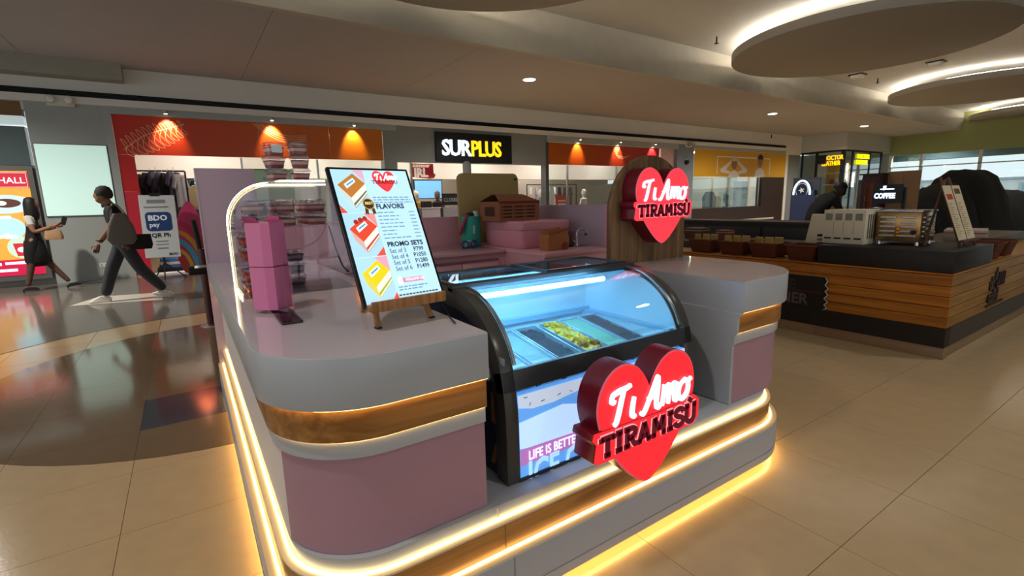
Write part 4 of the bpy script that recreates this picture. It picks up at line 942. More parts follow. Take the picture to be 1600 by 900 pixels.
MB().rrprof([(.034, .14, 0), (.034, .14, .008)], r=.008).build('black_base', mat('tray_black', '141316', .12), t, bevel=.002)
MB().box(.012, -.145, .0, .0145, -.142, .0).build('hinge', M_STEEL, t)
MB().box(.012, -.12, .008, .0145, .02, .20).build('acrylic_sheet', ACR, t)

# ================================================================== BACK OF THE KIOSK
t = thing('kiosk_screen_wall', 'tall lavender end panel at the back left of the kiosk', 'panel', (.29, 4.18, 0))
MB().box(-.19, -.02, 0, .19, .03, 1.66).build('panel_sheet', M_LAV, t, bevel=.003); MB().box(-.19, -.025, ZT, -.18, -.02, 1.66).build('edge_strip', mat('edge_pale', 'c8b8c4', .4), t)
t = thing('kiosk_back_wall', 'low pink back wall of the kiosk behind the drawers', 'panel', (1.6, 4.2, 0))
MB().box(-1.1, -.03, 0, 1.3, .02, 1.235).build('wall_sheet', M_PINKL, t); MB().box(-1.1, -.034, 1.235, 1.3, .024, 1.245).build('cap_strip', M_PINKL, t)
t = thing('kiosk_side_wall', 'lavender side wall of the kiosk beside the sink faucet', 'panel', (2.9, 3.5, 0))
MB().box(-.0, -.56, 0, .05, .72, 1.33).build('wall_sheet', M_LAV, t); MB().box(-.03, -.60, 0, .06, -.56, 1.335).build('pink_end_post', M_PINKL, t)
t = thing('drawer_counter', 'pink drawer counter along the kiosk back wall', 'counter', (1.5, 3.8, 0))
MB().box(-.77, -.40, .96, .70, .36, ZT).build('worktop', mat('worktop_pink_gloss', 'c9a0ac', .12), t, bevel=.002); MB().box(-.77, -.37, .10, .70, .36, .96).build('carcass', M_PINKL, t)
for k in range(4):
    d = MB().box(-.74 + k * .345, -.39, .73, -.74 + k * .345 + .335, -.37, .90).build('drawer', M_PINKL, t, bevel=.002)
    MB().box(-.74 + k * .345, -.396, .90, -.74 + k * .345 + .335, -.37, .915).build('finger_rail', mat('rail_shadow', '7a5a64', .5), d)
    MB().box(-.74 + k * .345, -.39, .12, -.74 + k * .345 + .335, -.37, .715).build('cabinet_door', M_PINKL, t, bevel=.002)
t = thing('sink_counter', 'pink sink counter at the back right of the kiosk', 'counter', (2.54, 3.4, 0))
MB().box(-.34, -.52, .0, .325, .76, .955).build('carcass', M_PINKL, t); MB().box(-.34, -.53, .955, .325, .76, ZT).build('worktop', M_PINKL, t, bevel=.002)
MB().box(.02, -.32, ZT, .32, .0, ZT + .006).build('sink_rim', M_STEEL, t); MB().box(.04, -.30, ZT + .004, .30, -.02, ZT + .0065).build('sink_bowl', mat('sink_dark', '1c1a1c', .3), t)
t = thing('kiosk_wood_post', 'short brown wood post beside the arched panel', 'post', (2.99, 3.0, 0)); MB().box(-.035, -.03, 0, .035, .03, .96).build('post', wood('post_wood', 'b87434', '8a5020', .5, 'z', 5), t); MB().box(-.04, -.035, .96, .04, .035, .975).build('post_cap', wood('post_wood', 'b87434', '8a5020', .5, 'z', 5), t)
# faucet
t = thing('faucet', 'curved chrome faucet on the pink sink counter', 'faucet', (2.73, 3.12, ZT + .006))
MB().lathe([(.022, 0), (.022, .01), (.012, .02)], 14).build('base', M_CHROME, t); MB().tube(catmull([(0, 0, .0), (0, 0, .09), (.005, -.005, .125), (.03, -.025, .145), (.05, -.045, .13), (.055, -.05, .105)], 5), .008, 10).build('spout', M_CHROME, t, smooth=60)
MB().tube([(.054, -.049, .112), (.058, -.053, .09)], .013, 10).build('spray_head', mat('grey_rubber', '3c3a3e', .4), t); MB().tube([(0, 0, .03), (-.03, .01, .05)], .005, 8).build('lever', M_CHROME, t)
# foam cooler with lid
M_FOAM = mat('pink_foam', 'dd98a6', .7, bump=.15, bscale=120)
t = thing('cooler_box', 'large pink foam cooler box with lid under the brown carton', 'cooler box', (2.53, 3.57, ZT + .001))
MB().rrprof([(.235, .275, 0), (.25, .29, .02), (.255, .295, .150)], r=.03).build('cooler_body', M_FOAM, t, smooth=40); MB().rrprof([(.258, .298, .152), (.262, .302, .16), (.262, .302, .212), (.25, .29, .225)], r=.035).build('cooler_lid', M_FOAM, t, smooth=40)
# carton on the cooler
M_CARD = mat('brown_card', '8f5a3c', .75, noise=.06, nscale=8); M_CARDD = mat('card_print', '4a2418', .75)
t = thing('cardboard_box', 'brown printed cardboard carton with folded-up top on the pink cooler', 'carton', (2.41, 3.62, ZT + .228))
MB().box(-.21, -.13, 0, .21, .19, .165).build('carton_body', M_CARD, t)
MB().prism([(-.21, .165), (-.155, .225), (.19, .225), (.21, .165)], -.134, -.128, 'y').xf(Matrix.Translation((0, 0, 0))).build('front_flap', M_CARD, t)
MB().add([(-.21, -.13, .165), (.21, -.13, .165), (.14, .03, .225), (-.15, .03, .225)], [(0, 1, 2, 3)]).build('top_flap', M_CARD, t); MB().add([(-.21, .19, .165), (.21, .19, .165), (.16, .08, .225), (-.15, .08, .225)], [(0, 1, 2, 3)]).build('top_flap', M_CARD, t)
bpy.data.objects.remove([o for o in t.children if o.name.startswith('front_flap')][0])
MB().box(-.211, -.132, .145, .211, -.130, .166).build('printed_band', mat('card_red', '7c241c', .7), t)
for i in range(3):
    for j in range(4):
        MB().box(-.165 + i * .12, -.1315, .025 + j * .029, -.165 + i * .12 + .085, -.130, .025 + j * .029 + .014).build('printed_label', M_CARDD, t)
        MB().prism(ell(-.178 + i * .12, .032 + j * .029, .007, .007, 12), -.1315, -.130, 'y').build('printed_mark', M_CARDD, t)
MB().box(-.2115, -.06, .04, -.21, .1, .12).build('printed_emblem', M_CARDD, t)
# leaning beige board
t = thing('beige_board', 'large beige round-cornered board leaning upright behind the carton', 'board', (2.44, 4.02, ZT + .001))
MB().rrprof([(.335, .32, -.012), (.335, .32, .012)], r=.06, seg=6).xf(Matrix.Translation((0, .02, .335)) @ Matrix.Rotation(rad(88), 4, 'X')).build('board_sheet', mat('beige_plastic', 'a98e5a', .45, noise=.04, nscale=3), t, bevel=.004)
MB().lathe([(.012, 0), (.012, .004)], 12).xf(Matrix.Translation((.29, .0, .60)) @ Matrix.Rotation(rad(90), 4, 'X')).build('hole', M_BLACK, t)
t = thing('tower_column', 'pale grey round-topped column rising behind the beige board', 'column', (2.42, 4.42, 0))
MB().lathe([(.055, 0), (.055, .04), (.043, .05), (.043, 1.72)], 18).build('column_body', mat('pale_plastic', 'b8b4ae', .4), t, smooth=40); MB().lathe([(.043, 1.72), (.043, 1.745), (.03, 1.772), (.01, 1.78)], 18).build('dome_top', mat('pale_plastic', 'b8b4ae', .4), t, smooth=60)
# teal tumbler bag
t = thing('tumbler_bag', 'teal cylindrical insulated bag with a magenta strap', 'bag', (2.13, 3.86, ZT + .001))
MB().lathe([(.078, 0), (.085, .01), (.088, .15), (.084, .265), (.075, .27)], 24).build('bag_body', mat('teal_fabric', '2f9d8c', .6, bump=.1), t, smooth=50)
MB().lathe([(.04, .27), (.036, .29), (.02, .30)], 14).build('bottle_cap', M_BLACK, t, smooth=50); MB().tube(catmull([(-.06, -.05, .27), (-.10, -.06, .22), (-.13, -.05, .14), (-.125, -.04, .12), (-.11, -.03, .14), (-.08, -.04, .24), (-.05, -.04, .28)], 5), .011, 6).build('strap', mat('magenta_strap', '9c1f54', .6), t, smooth=60)
MB().box(-.03, -.093, .12, -.01, -.088, .19).build('logo_tag', mat('tag_pale', 'a8ccd0', .5), t); MB().lathe([(.025, .27), (.022, .31), (.01, .315)], 10, (.04, -.02, 0)).build('bag_clip', mat('clip_white', 'c8ccd8', .5), t)
# small purple items
t = thing('hair_clip', 'small purple and white trinket cluster by the teal bag', 'trinket', (2.0, 3.74, ZT + .001))
for k, (dx, dy, c) in enumerate(((0, 0, '3a3468'), (.05, .01, 'b8b4d0'), (.09, 0, '3a3468'))): MB().tube([(dx + .03 * math.cos(a), dy, .03 + .03 * math.sin(a)) for a in [2 * PI * q / 14 for q in range(14)]], .008, 6, True).build('loop', mat('trinket_%s' % c, c, .4), t, smooth=60)
MB().box(.03, -.02, .0, .1, .03, .012).build('clip_base', mat('trinket_3a3468', '3a3468', .4), t)
# paper bag
t = thing('paper_bag', 'crumpled brown paper bag standing on the pink sink counter', 'paper bag', (2.44, 3.06, ZT + .001))
bg = MB(); rn = random.Random(9); prof = []
for k, (hx, hy, z) in enumerate(((.105, .055, 0), (.11, .058, .05), (.112, .055, .10), (.10, .05, .14), (.115, .06, .165), (.112, .057, .165), (.09, .045, .12), (.1, .05, .02))):
    prof.append((hx, hy, z))
bg.rrprof(prof, r=.012, seg=2); bg.v = [(x + (rn.random() - .5) * .008, y + (rn.random() - .5) * .008, z + (.02 * math.sin(x * 25) if z > .13 else 0)) for x, y, z in bg.v]
bg.build('bag_body', mat('kraft_paper', 'a86a40', .8, noise=.12, nscale=14), t); MB().lathe([(.03, 0), (.03, .002)], 14).xf(Matrix.Translation((.06, -.062, .035)) @ Matrix.Rotation(rad(90), 4, 'X')).build('red_sticker', mat('sticker_dred', '8a1f1c', .5), t)
# dark red post behind the kiosk
t = thing('barrier_post', 'slim dark red post with black clamp left of the lavender panel', 'post', (.14, 6.75, 0))
MB().tube([(0, 0, 0), (0, 0, .92)], .05, 12).build('post', mat('dark_red_gloss', '4a1014', .25), t, smooth=60); MB().box(-.16, -.05, .62, .1, .05, .72).build('clamp', M_BLACK, t, bevel=.01); MB().tube([(-.02, 0, .92), (-.05, 0, 1.25)], .03, 10).build('upper_stem', M_BLACK, t); MB().lathe([(.12, 0), (.12, .012), (.05, .02)], 18).build('foot', M_STEEL, t)
MB().box(-.1, -.06, .70, .06, -.05, .73).build('chrome_clip', M_CHROME, t)
# ================================================================== WOODEN PLANK KIOSK (right)
M_PLK_Y = wood('pine_plank_y', 'b9741f', '94540c', .45, 'y', 4)
M_PLK_X = wood('pine_plank_x', 'a5793e', '84581f', .45, 'x', 4)
M_DK = mat('kiosk_black_brown', '130e0c', .5)
M_DK2 = mat('kiosk_charcoal', '2f2b2a', .4)
t = thing('plank_kiosk', 'wooden plank food kiosk with black bands at the right', 'kiosk', (5.05, 1.25, 0))
for j, (a, b) in enumerate(((0, 1.0), (1.002, 2.6), (2.602, 4.4))): MB().box(.012, a, 0, .10, b, .1).build('stone_block', mat('stone_brown', '8a6f52', .4, noise=.15, nscale=12), t, bevel=.003)
for a, b in ((.0, 1.9), (1.902, 4.2)): MB().box(max(a, .102), .012, 0, b, .10, .1).build('stone_block', mat('stone_brown', '8a6f52', .4, noise=.15, nscale=12), t, bevel=.003)
MB().box(.0, .0, .1, .12, 4.4, .265).build('black_band', M_DK, t); MB().box(.12, .0, .1, 4.2, .12, .265).build('black_band', M_DK2, t)
for j in range(5):
    z0 = .267 + j * .0868
    for a, b in ((.0, 2.3), (2.302, 4.4)): MB().box(.0 + .002 * (j % 2), a, z0, .03, b, z0 + .0822).build('plank', M_PLK_Y, t, bevel=.0025, bseg=1)
    for a, b in (((.032, 2.1), (2.102, 4.2)) if j % 2 else ((.032, 1.5), (1.502, 4.2))): MB().box(a, .0 + .002 * (j % 2), z0, b, .03, z0 + .0822).build('plank', M_PLK_X, t, bevel=.0025, bseg=1)
MB().box(.03, .03, .265, 4.2, .5, .69).build('core', M_DK, t); MB().box(.03, .5, .265, .6, 4.4, .69).build('core', M_DK, t)
MB().box(.0, .0, .702, .55, 4.4, .716).build('ledge_board', M_PLK_Y, t); MB().box(.55, .0, .702, 4.2, .5, .716).build('ledge_board', M_PLK_X, t)
MB().box(.004, .004, .716, 1.0, 1.02, .89).build('black_riser', M_DK, t, bevel=.003); MB().box(1.0, .36, .70, 4.2, 1.0, .82).build('inner_worktop', mat('brown_worktop', '3a2a20', .4), t); MB().box(.45, 1.02, .70, 1.4, 4.4, .80).build('inner_worktop', mat('brown_worktop', '3a2a20', .4), t)
MB().box(1.0, .0041, .716, 1.03, .2, .89).build('riser_end', M_DK2, t)
# lettered black board on the left face
t = thing('kiosk_signboard', 'black cut-edge signboard with dark raised lettering on the plank kiosk', 'sign', (5.05, 2.17, .27))
pts = [(0, .0), (-.03, .02), (-.005, .05), (-.035, .08), (.0, .11), (-.03, .15), (-.005, .18), (-.03, .21), (.0, .24), (-.02, .28), (.0, .315), (.75, .315), (.75, 0)]
MB().prism(pts, -.018, 0, 'x').build('board', mat('sign_black', '120e0d', .4), t)
edge = MB(); ribbon_pts = pts[:11]
for p, q in zip(ribbon_pts, ribbon_pts[1:]): edge.add([(-.019, p[0] - .006, p[1]), (-.019, q[0] - .006, q[1]), (-.019, q[0] + .006, q[1]), (-.019, p[0] + .006, p[1])], [(0, 1, 2, 3)])
edge.build('pale_cut_edge', mat('cut_edge', 'c9c0ae', .6), t); MB().box(-.02, 0, .315, 0, .75, .32).build('top_lip', mat('lip_tan', 'a07a50', .5), t)
SGL = mat('sign_letter_brown', '3a2a24', .35)
text('COFFEE', .13, (-.019, .70, .175), SGL, t, face='-x', ext=.004, bold=.003, sx=.95); text('CORNER', .15, (-.019, .72, .03), mat('sign_letter_grey', '55504c', .35), t, face='-x', ext=.004, bold=.003, sx=.95)
MB().box(-.0205, .02, .155, -.018, .75, .16).build('red_rule', mat('rule_red', '7a2a24', .5), t)
# cut-out emblem on the right face
t = thing('kiosk_emblem', 'dark cut-out knife and lettering emblem on the right planks', 'emblem', (6.08, 1.25, .33))
EM = mat('emblem_brown', '2c1a12', .5)
MB().prism([(.14, .10), (.20, .10), (.23, .26), (.20, .33), (.16, .27)], -.012, 0, 'y').build('blade', EM, t)
for k in range(4): MB().box(.28 + .06 * k, -.012, .14, .305 + .06 * k, 0, .27).build('bar', EM, t)
text('dbn', .17, (.0, -.002, .13), EM, t, ext=.01, bold=.006); text('coml', .16, (.0, -.002, .01), EM, t, ext=.01, bold=.006); MB().box(-.02, -.012, -.03, .52, 0, -.012).build('underline', EM, t)
# bread baskets
M_BSK = mat('basket_brown', '5a2a16', .6, bump=.4, bscale=70)
def basket(x, y, rz, lab, n, k0):
    t = thing('basket', lab, 'basket', (x, y, .717), rz, 'brown troughs on the plank kiosk')
    MB().rrprof([(.12, .12, 0), (.15, .155, .145), (.156, .161, .15), (.144, .149, .15), (.115, .115, .01)], r=.02).build('trough', M_BSK, t, smooth=40)
    MB().tube([(.153 * sx, .158 * sy, .15) for sx, sy in ((1, 1), (-1, 1), (-1, -1), (1, -1))], .007, 6, True).build('rim', mat('basket_rim', '6e3a20', .5), t)
    for k in range(n):
        p = thing('snack_pack', '%s yellow paper snack pack in the %s' % (('near', 'middle', 'far')[k], lab.split(',')[0]), 'snack pack', (x - .05 + .04 * k, y + .085 - .085 * k, .76), rad(8 * k - 6), 'yellow snack packs')
        MB().rrprof([(.02, .035, 0), (.03, .045, .06), (.004, .043, .155)], r=.01).build('pack', mat('pack_yellow_%d' % ((k + k0) % 2), ('a8863a', 'b09050')[(k + k0) % 2], .6), p, smooth=40); MB().box(-.004, -.043, .155, .004, .043, .168).build('crimp', mat('pack_pale', 'c0aa78', .6), p)
basket(5.24, 2.46, 0, 'empty brown trough next to the black riser of the plank kiosk', 0, 0)
basket(5.24, 2.85, 0, 'second brown trough from the black riser, full of yellow packs', 3, 0)
basket(5.24, 3.22, 0, 'third brown trough from the black riser, full of yellow packs', 3, 1)
basket(5.24, 3.62, 0, 'farthest brown trough from the black riser, full of yellow packs', 3, 0)
basket(6.40, 1.42, 0, 'brown trough on the right ledge just past the black riser', 0, 0); basket(6.85, 1.42, 0, 'brown trough on the right ledge, farthest from the black riser', 0, 0)
t = thing('back_counter', 'low dark brown back counter behind the brown troughs', 'counter', (6.9, 2.95, 0)); MB().box(0, 0, 0, .45, 3.6, .98).build('carcass', M_DK, t); MB().box(-.02, -.02, .98, .47, 3.62, 1.0).build('counter_top', mat('brown_worktop', '3a2a20', .4), t)
for k in range(4): MB().box(-.012, .05 + .9 * k, .1, 0, .9 + .9 * k, .92).build('cabinet_door', M_DK2, t)
# white vented box
t = thing('vented_box', 'white metal box with four vents and slots on the plank kiosk', 'appliance', (5.27, 1.98, .891))
MB().box(0, 0, 0, .30, .36, .325).build('housing', mat('ivory_metal', 'd8cdb4', .45), t, bevel=.004)
for k in range(4):
    y = .018 + k * .086
    MB().box(-.002, y + .006, .045, .001, y + .066, .060).build('slot', M_BLACK, t, bevel=.0)
    MB().box(-.0015, y + .006, .225, .001, y + .066, .29).build('vent_grid', mat('vent_grey', '8f8a7c', .6, bump=.8, bscale=120), t)
    if k: MB().box(-.0015, y - .012, .09, .001, y - .008, .22).build('groove', mat('groove_tan', '9a927e', .5), t)
for k in range(5): MB().box(.06 + .045 * k, -.0015, .05 + .0 * k, .085 + .045 * k, .001, .28).build('side_slot', mat('side_slot_grey', '5a564c', .5), t)
# louvred steel heater
t = thing('louvred_heater', 'polished steel louvred heater cabinet beside the white vented box', 'appliance', (5.46, 1.62, .891))
M_CU = mat('copper_steel', 'b08a5a', .25, .85)
MB().box(0, 0, .03, .36, .34, .30).build('housing', M_CU, t, bevel=.006)
for g in range(2):
    for k in range(5): MB().box(-.014, .03 + g * .16, .075 + k * .042, .002, .15 + g * .16, .092 + k * .042).build('louvre', M_STEEL, t, bevel=.004, bseg=1)
for g in range(2):
    for k in range(5): MB().box(.04 + g * .16, -.014, .075 + k * .042, .15 + g * .16, .002, .092 + k * .042).build('louvre', M_STEEL, t, bevel=.004, bseg=1)
for sx in (.02, .33):
    for sy in (.02, .31): MB().lathe([(.015, 0), (.012, .03)], 10, (sx, sy, 0)).build('foot', M_STEEL, t)
MB().box(-.01, -.01, .30, .37, .35, .315).build('top_plate', M_STEEL, t, bevel=.003); MB().tube([(-.02, .04, .12), (-.05, .04, .12)], .02, 10).build('knob', M_BLACK, t)
for k in range(4): MB().box(-.012, .152, .08 + k * .03, -.001, .176, .092 + k * .03).build('amber_reflection', mat('reflection_amber', 'd88a2c', .3, .6, emit=.12), t, bevel=.003, bseg=1)  # orange reflections on the steel, put in as faintly glowing bars
# coffee sign
t = thing('coffee_sign', 'small glowing blue-white coffee sign on a bracket', 'illuminated sign', (7.0, 2.31, .80))
MB().box(.02, -.05, 0, .06, -.02, .62).build('bracket', M_DK, t); MB().box(.0, -.03, .44, .02, .27, .66).build('sign_plate', mat('plate_black', '101014', .4), t); MB().box(-.06, -.03, 0, .1, .28, .02).build('foot', M_DK, t)
BL = emis('coffee_blue', 'bcd4ff', 3.2)
text('COFFEE', .085, (-.002, .255, .50), BL, t, face='-x', bold=.003, sx=.72, ext=.004); text('F', .06, (-.002, .17, .60), BL, t, face='-x', bold=.004, ext=.004); MB().box(-.004, .06, .60, 0, .2, .612).build('cup_line', BL, t)
MB().lathe([(.02, 0), (.06, .03), (.065, .05), (.02, .06)], 14, (-.12, .18, .34)).build('lamp_cup', M_STEEL, t); MB().lathe([(.05, .0), (.05, .004)], 14, (-.12, .18, .335)).build('lamp_glow', emis('cup_glow', 'c8dcff', 8), t); MB().tube([(.03, .1, .38), (-.12, .18, .38)], .008, 6).build('lamp_arm', M_STEEL, t)
# menu easel
M_ME = wood('menu_easel_wood', '6e4a30', '4c301c', .6, 'z', 5)
t = thing('menu_easel', 'brown wooden easel holding two tall paper menus on the plank kiosk', 'easel', (5.55, 1.36, .891))
def seg(nm, a, b, r, m): return MB().tube([a, b], r, 6).build(nm, m, t)
seg('leg', (.02, 0, 0), (.10, .22, .60), .012, M_ME); seg('leg', (.42, 0, 0), (.30, .22, .60), .012, M_ME); seg('leg', (.22, .02, 0), (.22, .20, .58), .012, M_ME); seg('rear_leg', (.0, .245, 0), (.2, .21, .58), .011, M_ME)
MB().box(-.02, -.03, .04, .44, .0, .058).build('ledge', M_ME, t)
for k, x in enumerate((-.01, .225)):
    p = MB().box(0, 0, 0, .205, .004, .50).xf(Matrix.Translation((x, .005, .055)) @ Matrix.Rotation(rad(-19), 4, 'X')).build('paper_menu', mat('menu_paper', 'cfc0a0', .7, noise=.06, nscale=8), t)
    for q in range(16):
        w = .05 + .09 * ((q * 37 % 11) / 11)
        MB().box(.02, -.0012, .03 + q * .02, .02 + w, 0, .038 + q * .02).xf(Matrix.Translation((x, .005, .055)) @ Matrix.Rotation(rad(-19), 4, 'X')).build('print_line', mat('menu_print', '9a8a6c', .7), p)
    MB().box(.03, -.0014, .37 + .05 * k, .17, 0, .42 + .05 * k).xf(Matrix.Translation((x, .005, .055)) @ Matrix.Rotation(rad(-19), 4, 'X')).build('print_block', mat('menu_red', 'b8402c', .7) if k == 0 else mat('menu_dark', '5a4a38', .7), p)
# goods behind the menu easel
def carton(nm, lab, loc, sz, c, rz=0, extra=None):
    t = thing(nm, lab, 'box', loc, rz)
    MB().box(-sz[0] / 2, -sz[1] / 2, 0, sz[0] / 2, sz[1] / 2, sz[2]).build('body', mat('box_' + c, c, .7), t, bevel=.004)
    MB().box(-sz[0] / 2 - .002, -sz[1] / 2 - .002, sz[2] * .72, sz[0] / 2 + .002, sz[1] / 2 + .002, sz[2] * .80).build('tape_band', mat('tape_' + (extra or 'b09a70'), extra or 'b09a70', .6), t)
    return t
carton('goods_box', 'flat white and red goods box behind the paper menus', (7.3, 1.75, .821), (.5, .35, .12), 'a8988c', .2, '9a3a34')
carton('goods_box', 'red-brown goods box between the heater and the paper menus', (6.55, 1.95, .821), (.22, .2, .16), '7a2a20', 0, 'c8a878'); carton('goods_box', 'tan paper goods box left of the red-brown one', (6.14, 1.85, .821), (.12, .14, .17), '9a7a4c')
o = single('paper_sheets', MB().box(-.09, -.14, 0, .09, .14, .004).box(-.07, -.1, .004, .09, .12, .009), mat('paper_white', 'd4d0c8', .6), 'white paper sheets lying on the black riser', 'paper', (5.94, 1.80, .891), .05)
carton('goods_box', 'small open brown box behind the yellow snack packs', (6.0, 4.3, .801), (.22, .25, .14), '5c3a28', .1); carton('goods_box', 'small pale red box beside the open brown box', (6.05, 3.9, .801), (.16, .18, .12), '7a3a30', 0, 'b0a48c')
t = thing('cash_register', 'ivory point of sale terminal with black keyboard trays', 'register', (6.1, 2.75, .801))
MB().prism([(-.1, 0), (.12, 0), (.12, .3), (.08, .34), (.02, .34)], -.12, .1, 'y').build('terminal', mat('ivory_metal', 'd8cdb4', .45), t, bevel=.005)
for k in range(3): MB().box(-.32, -.45, .02 + .045 * k, .0, -.13, .045 + .045 * k).build('tray', mat('tray_%d' % (k % 2), ('18181a', '8a8a8c')[k % 2], .4), t, bevel=.003)
t = thing('dark_cabinet', 'tall dark red-brown cabinet behind the white vented box', 'cabinet', (9.0, 3.22, 0)); MB().box(0, 0, 0, .5, .26, 1.64).build('body', mat('maroon_laminate', '33140f', .5), t); MB().box(-.02, -.02, 1.64, .52, .3, 1.66).build('top', mat('maroon_laminate', '33140f', .5), t); MB().box(-.012, .02, .1, 0, .26, 1.6).build('door', mat('maroon_door', '3c1812', .5), t)
t = thing('grey_cabinet', 'grey metal cabinet left of the dark red-brown one', 'cabinet', (9.6, 3.62, 0)); MB().box(0, 0, 0, .5, .15, 1.58).build('body', mat('grey_metal', '4a4a4c', .5), t); MB().box(-.012, .01, .1, 0, .14, 1.5).build('door', mat('grey_metal_d', '56565a', .5), t); MB().box(-.03, .04, .8, -.012, .06, .95).build('handle', M_STEEL, t)
t = thing('tan_board', 'tan wooden double board standing behind the coffee sign', 'board', (9.2, 2.81, 0)); MB().box(0, 0, 0, .04, .2, 1.68).build('leaf', mat('tan_ply', '8a6440', .6), t); MB().box(0, .204, 0, .04, .40, 1.68).build('leaf', mat('tan_ply', '8a6440', .6), t)
t = thing('cup_stack', 'tall leaning stack of brown paper cups beside the coffee sign', 'cup stack', (7.6, 2.85, .0)); 
MB().box(-.2, -.2, 0, .3, .25, .80).build('stand', M_DK, t)
for k in range(8): MB().lathe([(.035, 0), (.05, .10), (.053, .105), (.048, .105)], 14, (.0, 0, .80 + k * .085)).build('cup', mat('cup_brown', '6a3820', .5), t, smooth=40)
single('orange_pouch', MB().rrprof([(.04, .10, 0), (.05, .13, .05), (.01, .10, .14)], r=.02), mat('pouch_orange', 'b07a1c', .5), 'orange pouch standing behind the white vented box', 'pouch', (6.3, 2.05, .821), smooth=40)
# cloth-covered equipment at the far side of the plank kiosk
def tarp(lab, prof, y0, y1, c):
    b = MB(); n = len(prof); ny = 9; rn = random.Random(len(lab)); vs = []
    P = [(v.x, v.y) for v in catmull([(a, z, 0) for a, z in prof], 5)]
    for j in range(ny):
        f = j / (ny - 1); e_ = 1 - .55 * abs(2 * f - 1) ** 3
        for (x, z) in P: vs.append((x + .03 * rn.random(), y0 + (y1 - y0) * f + .03 * rn.random(), z * (e_ if z > .1 else 1) + .03 * rn.random() * (z > .1)))
    m_ = len(P); fs = [(j * m_ + i, j * m_ + i + 1, (j + 1) * m_ + i + 1, (j + 1) * m_ + i) for j in range(ny - 1) for i in range(m_ - 1)]
    b.add(vs, fs + [tuple(range(m_)), tuple((ny - 1) * m_ + i for i in range(m_ - 1, -1, -1))])
    single('covered_machine', b, mat(lab[:12], c, .85, bump=.2, bscale=30), lab, 'cloth cover', smooth=50)
tarp('black cloth draped over equipment behind the paper menus', [(9.6, 0), (9.62, .8), (9.75, 1.2), (10.0, 1.34), (10.6, 1.42), (11.3, 1.38), (11.4, 0)], 2.5, 3.5, '15130f')
tarp('dark green-grey cloth over the tallest covered equipment at the right', [(11.4, 0), (11.42, 1.3), (11.7, 1.68), (12.5, 1.72), (13.3, 1.55), (13.5, 0)], 2.5, 3.6, '1b1b17')
tarp('black cloth over the low equipment at the right edge', [(13.5, 0), (13.55, 1.1), (14.5, 1.22), (16.5, 1.25), (16.6, 0)], 2.6, 3.8, '100f0f')
# ================================================================== SHOP SIGNS AND GOODS
t = thing('store_sign', 'black store sign with white and yellow glowing capitals', 'illuminated sign', (6.02, 12.78, 2.48))
MB().box(0, -.08, 0, 2.5, 0, .82).build('sign_board', mat('sign_black2', '16181c', .35), t)
SWH = emis('surplus_white', 'e4f4ff', 1.3); SY = emis('surplus_yellow', 'ffd21c', 1.0); SYD = mat('surplus_side', 'a87a10', .4)
o = text('SUR', .60, (.16, -.10, .20), SWH, t, bold=.012, sx=.9, ext=.02, spacing=.93); text('PLUS', .60, (.14 + max(v.co.x for v in o.data.vertices), -.10, .20), SY, t, bold=.012, sx=.84, ext=.02, spacing=.93)
t = thing('summer_sign', 'red and cream slogan sign hanging in the middle shop opening', 'sign', (5.52, 13.3, 2.06))
MB().prism([(0, .05), (.55, .0), (.68, .03), (.72, .12), (.66, .16), (.66, .42), (0, .42)], 0, .02, 'y').build('board', mat('slogan_red', 'a8242c', .5, emit=.15), t)
CR_ = mat('slogan_cream', 'e8d8c8', .5, emit=.35); text('summer', .15, (.02, -.012, .32), CR_, t, bold=.004, sx=1.05, ext=.01); text('IRL', .33, (.05, -.012, .06), CR_, t, bold=.014, sx=.95, ext=.01)
for x in (.1, .55): MB().tube([(x, .01, .42), (x, .01, 1.24)], .004, 5).build('wire', M_STEEL, t)
t = thing('closed_sign', 'black closed counter sign in the middle shop doorway', 'sign', (6.05, 12.55, 0))
MB().box(0, 0, 1.30, .60, .03, 1.62).build('sign_plate', mat('plate_dark', '17161a', .4), t); text('CLOSED', .14, (.045, -.002, 1.40), mat('closed_grey', '8d9298', .5, emit=.05), t, sx=.92)
MB().box(.02, 0, 0, .58, .4, 1.24).build('cash_desk', mat('desk_grey', '78757a', .5), t); MB().tube([(.1, .02, 1.24), (.1, .02, 1.3)], .012, 6).build('stem', M_STEEL, t); MB().tube([(.5, .02, 1.24), (.5, .02, 1.3)], .012, 6).build('stem', M_STEEL, t)
t = thing('cash_desk', 'pale grey shop desk left of the closed sign', 'desk', (5.45, 12.6, 0)); MB().box(0, 0, 0, .55, .5, 1.22).build('desk_body', mat('desk_pale', '9a9298', .5), t); MB().box(-.02, -.02, 1.22, .57, .52, 1.25).build('desk_top', mat('desk_top', 'b8b0b4', .4), t); MB().box(.1, .1, 1.25, .34, .3, 1.42).build('card_reader', M_BLACK, t)
t = thing('green_sign', 'green sale board with black lettering in the left shop window', 'sign', (1.44, 13.2, 1.55))
MB().box(0, 0, .34, .95, .02, .72).build('green_board', mat('board_green', '5f8a1e', .5), t); text('BACKSET', .11, (.25, -.003, .45), mat('board_black', '101410', .5), t, bold=.004, spacing=1.1); MB().box(.02, 0, .0, .93, .02, .32).build('pale_board', mat('board_pale', 'a8b08c', .5), t); MB().box(.05, .01, -1.55, .08, .03, 0).build('leg', M_BLACK, t); MB().box(.85, .01, -1.55, .88, .03, 0).build('leg', M_BLACK, t)
t = thing('notice_stand', 'grey paper notice with printed lines in the left shop window', 'notice', (2.98, 12.3, 0))
MB().box(0, 0, .9, .62, .02, 2.0).build('sheet', mat('notice_grey', '8a8688', .6), t); MB().box(.28, .02, 0, .34, .05, 2.0).build('pole', M_BLACK, t); MB().box(.08, 0.02, 0, .54, .3, .03).build('foot', M_BLACK, t)
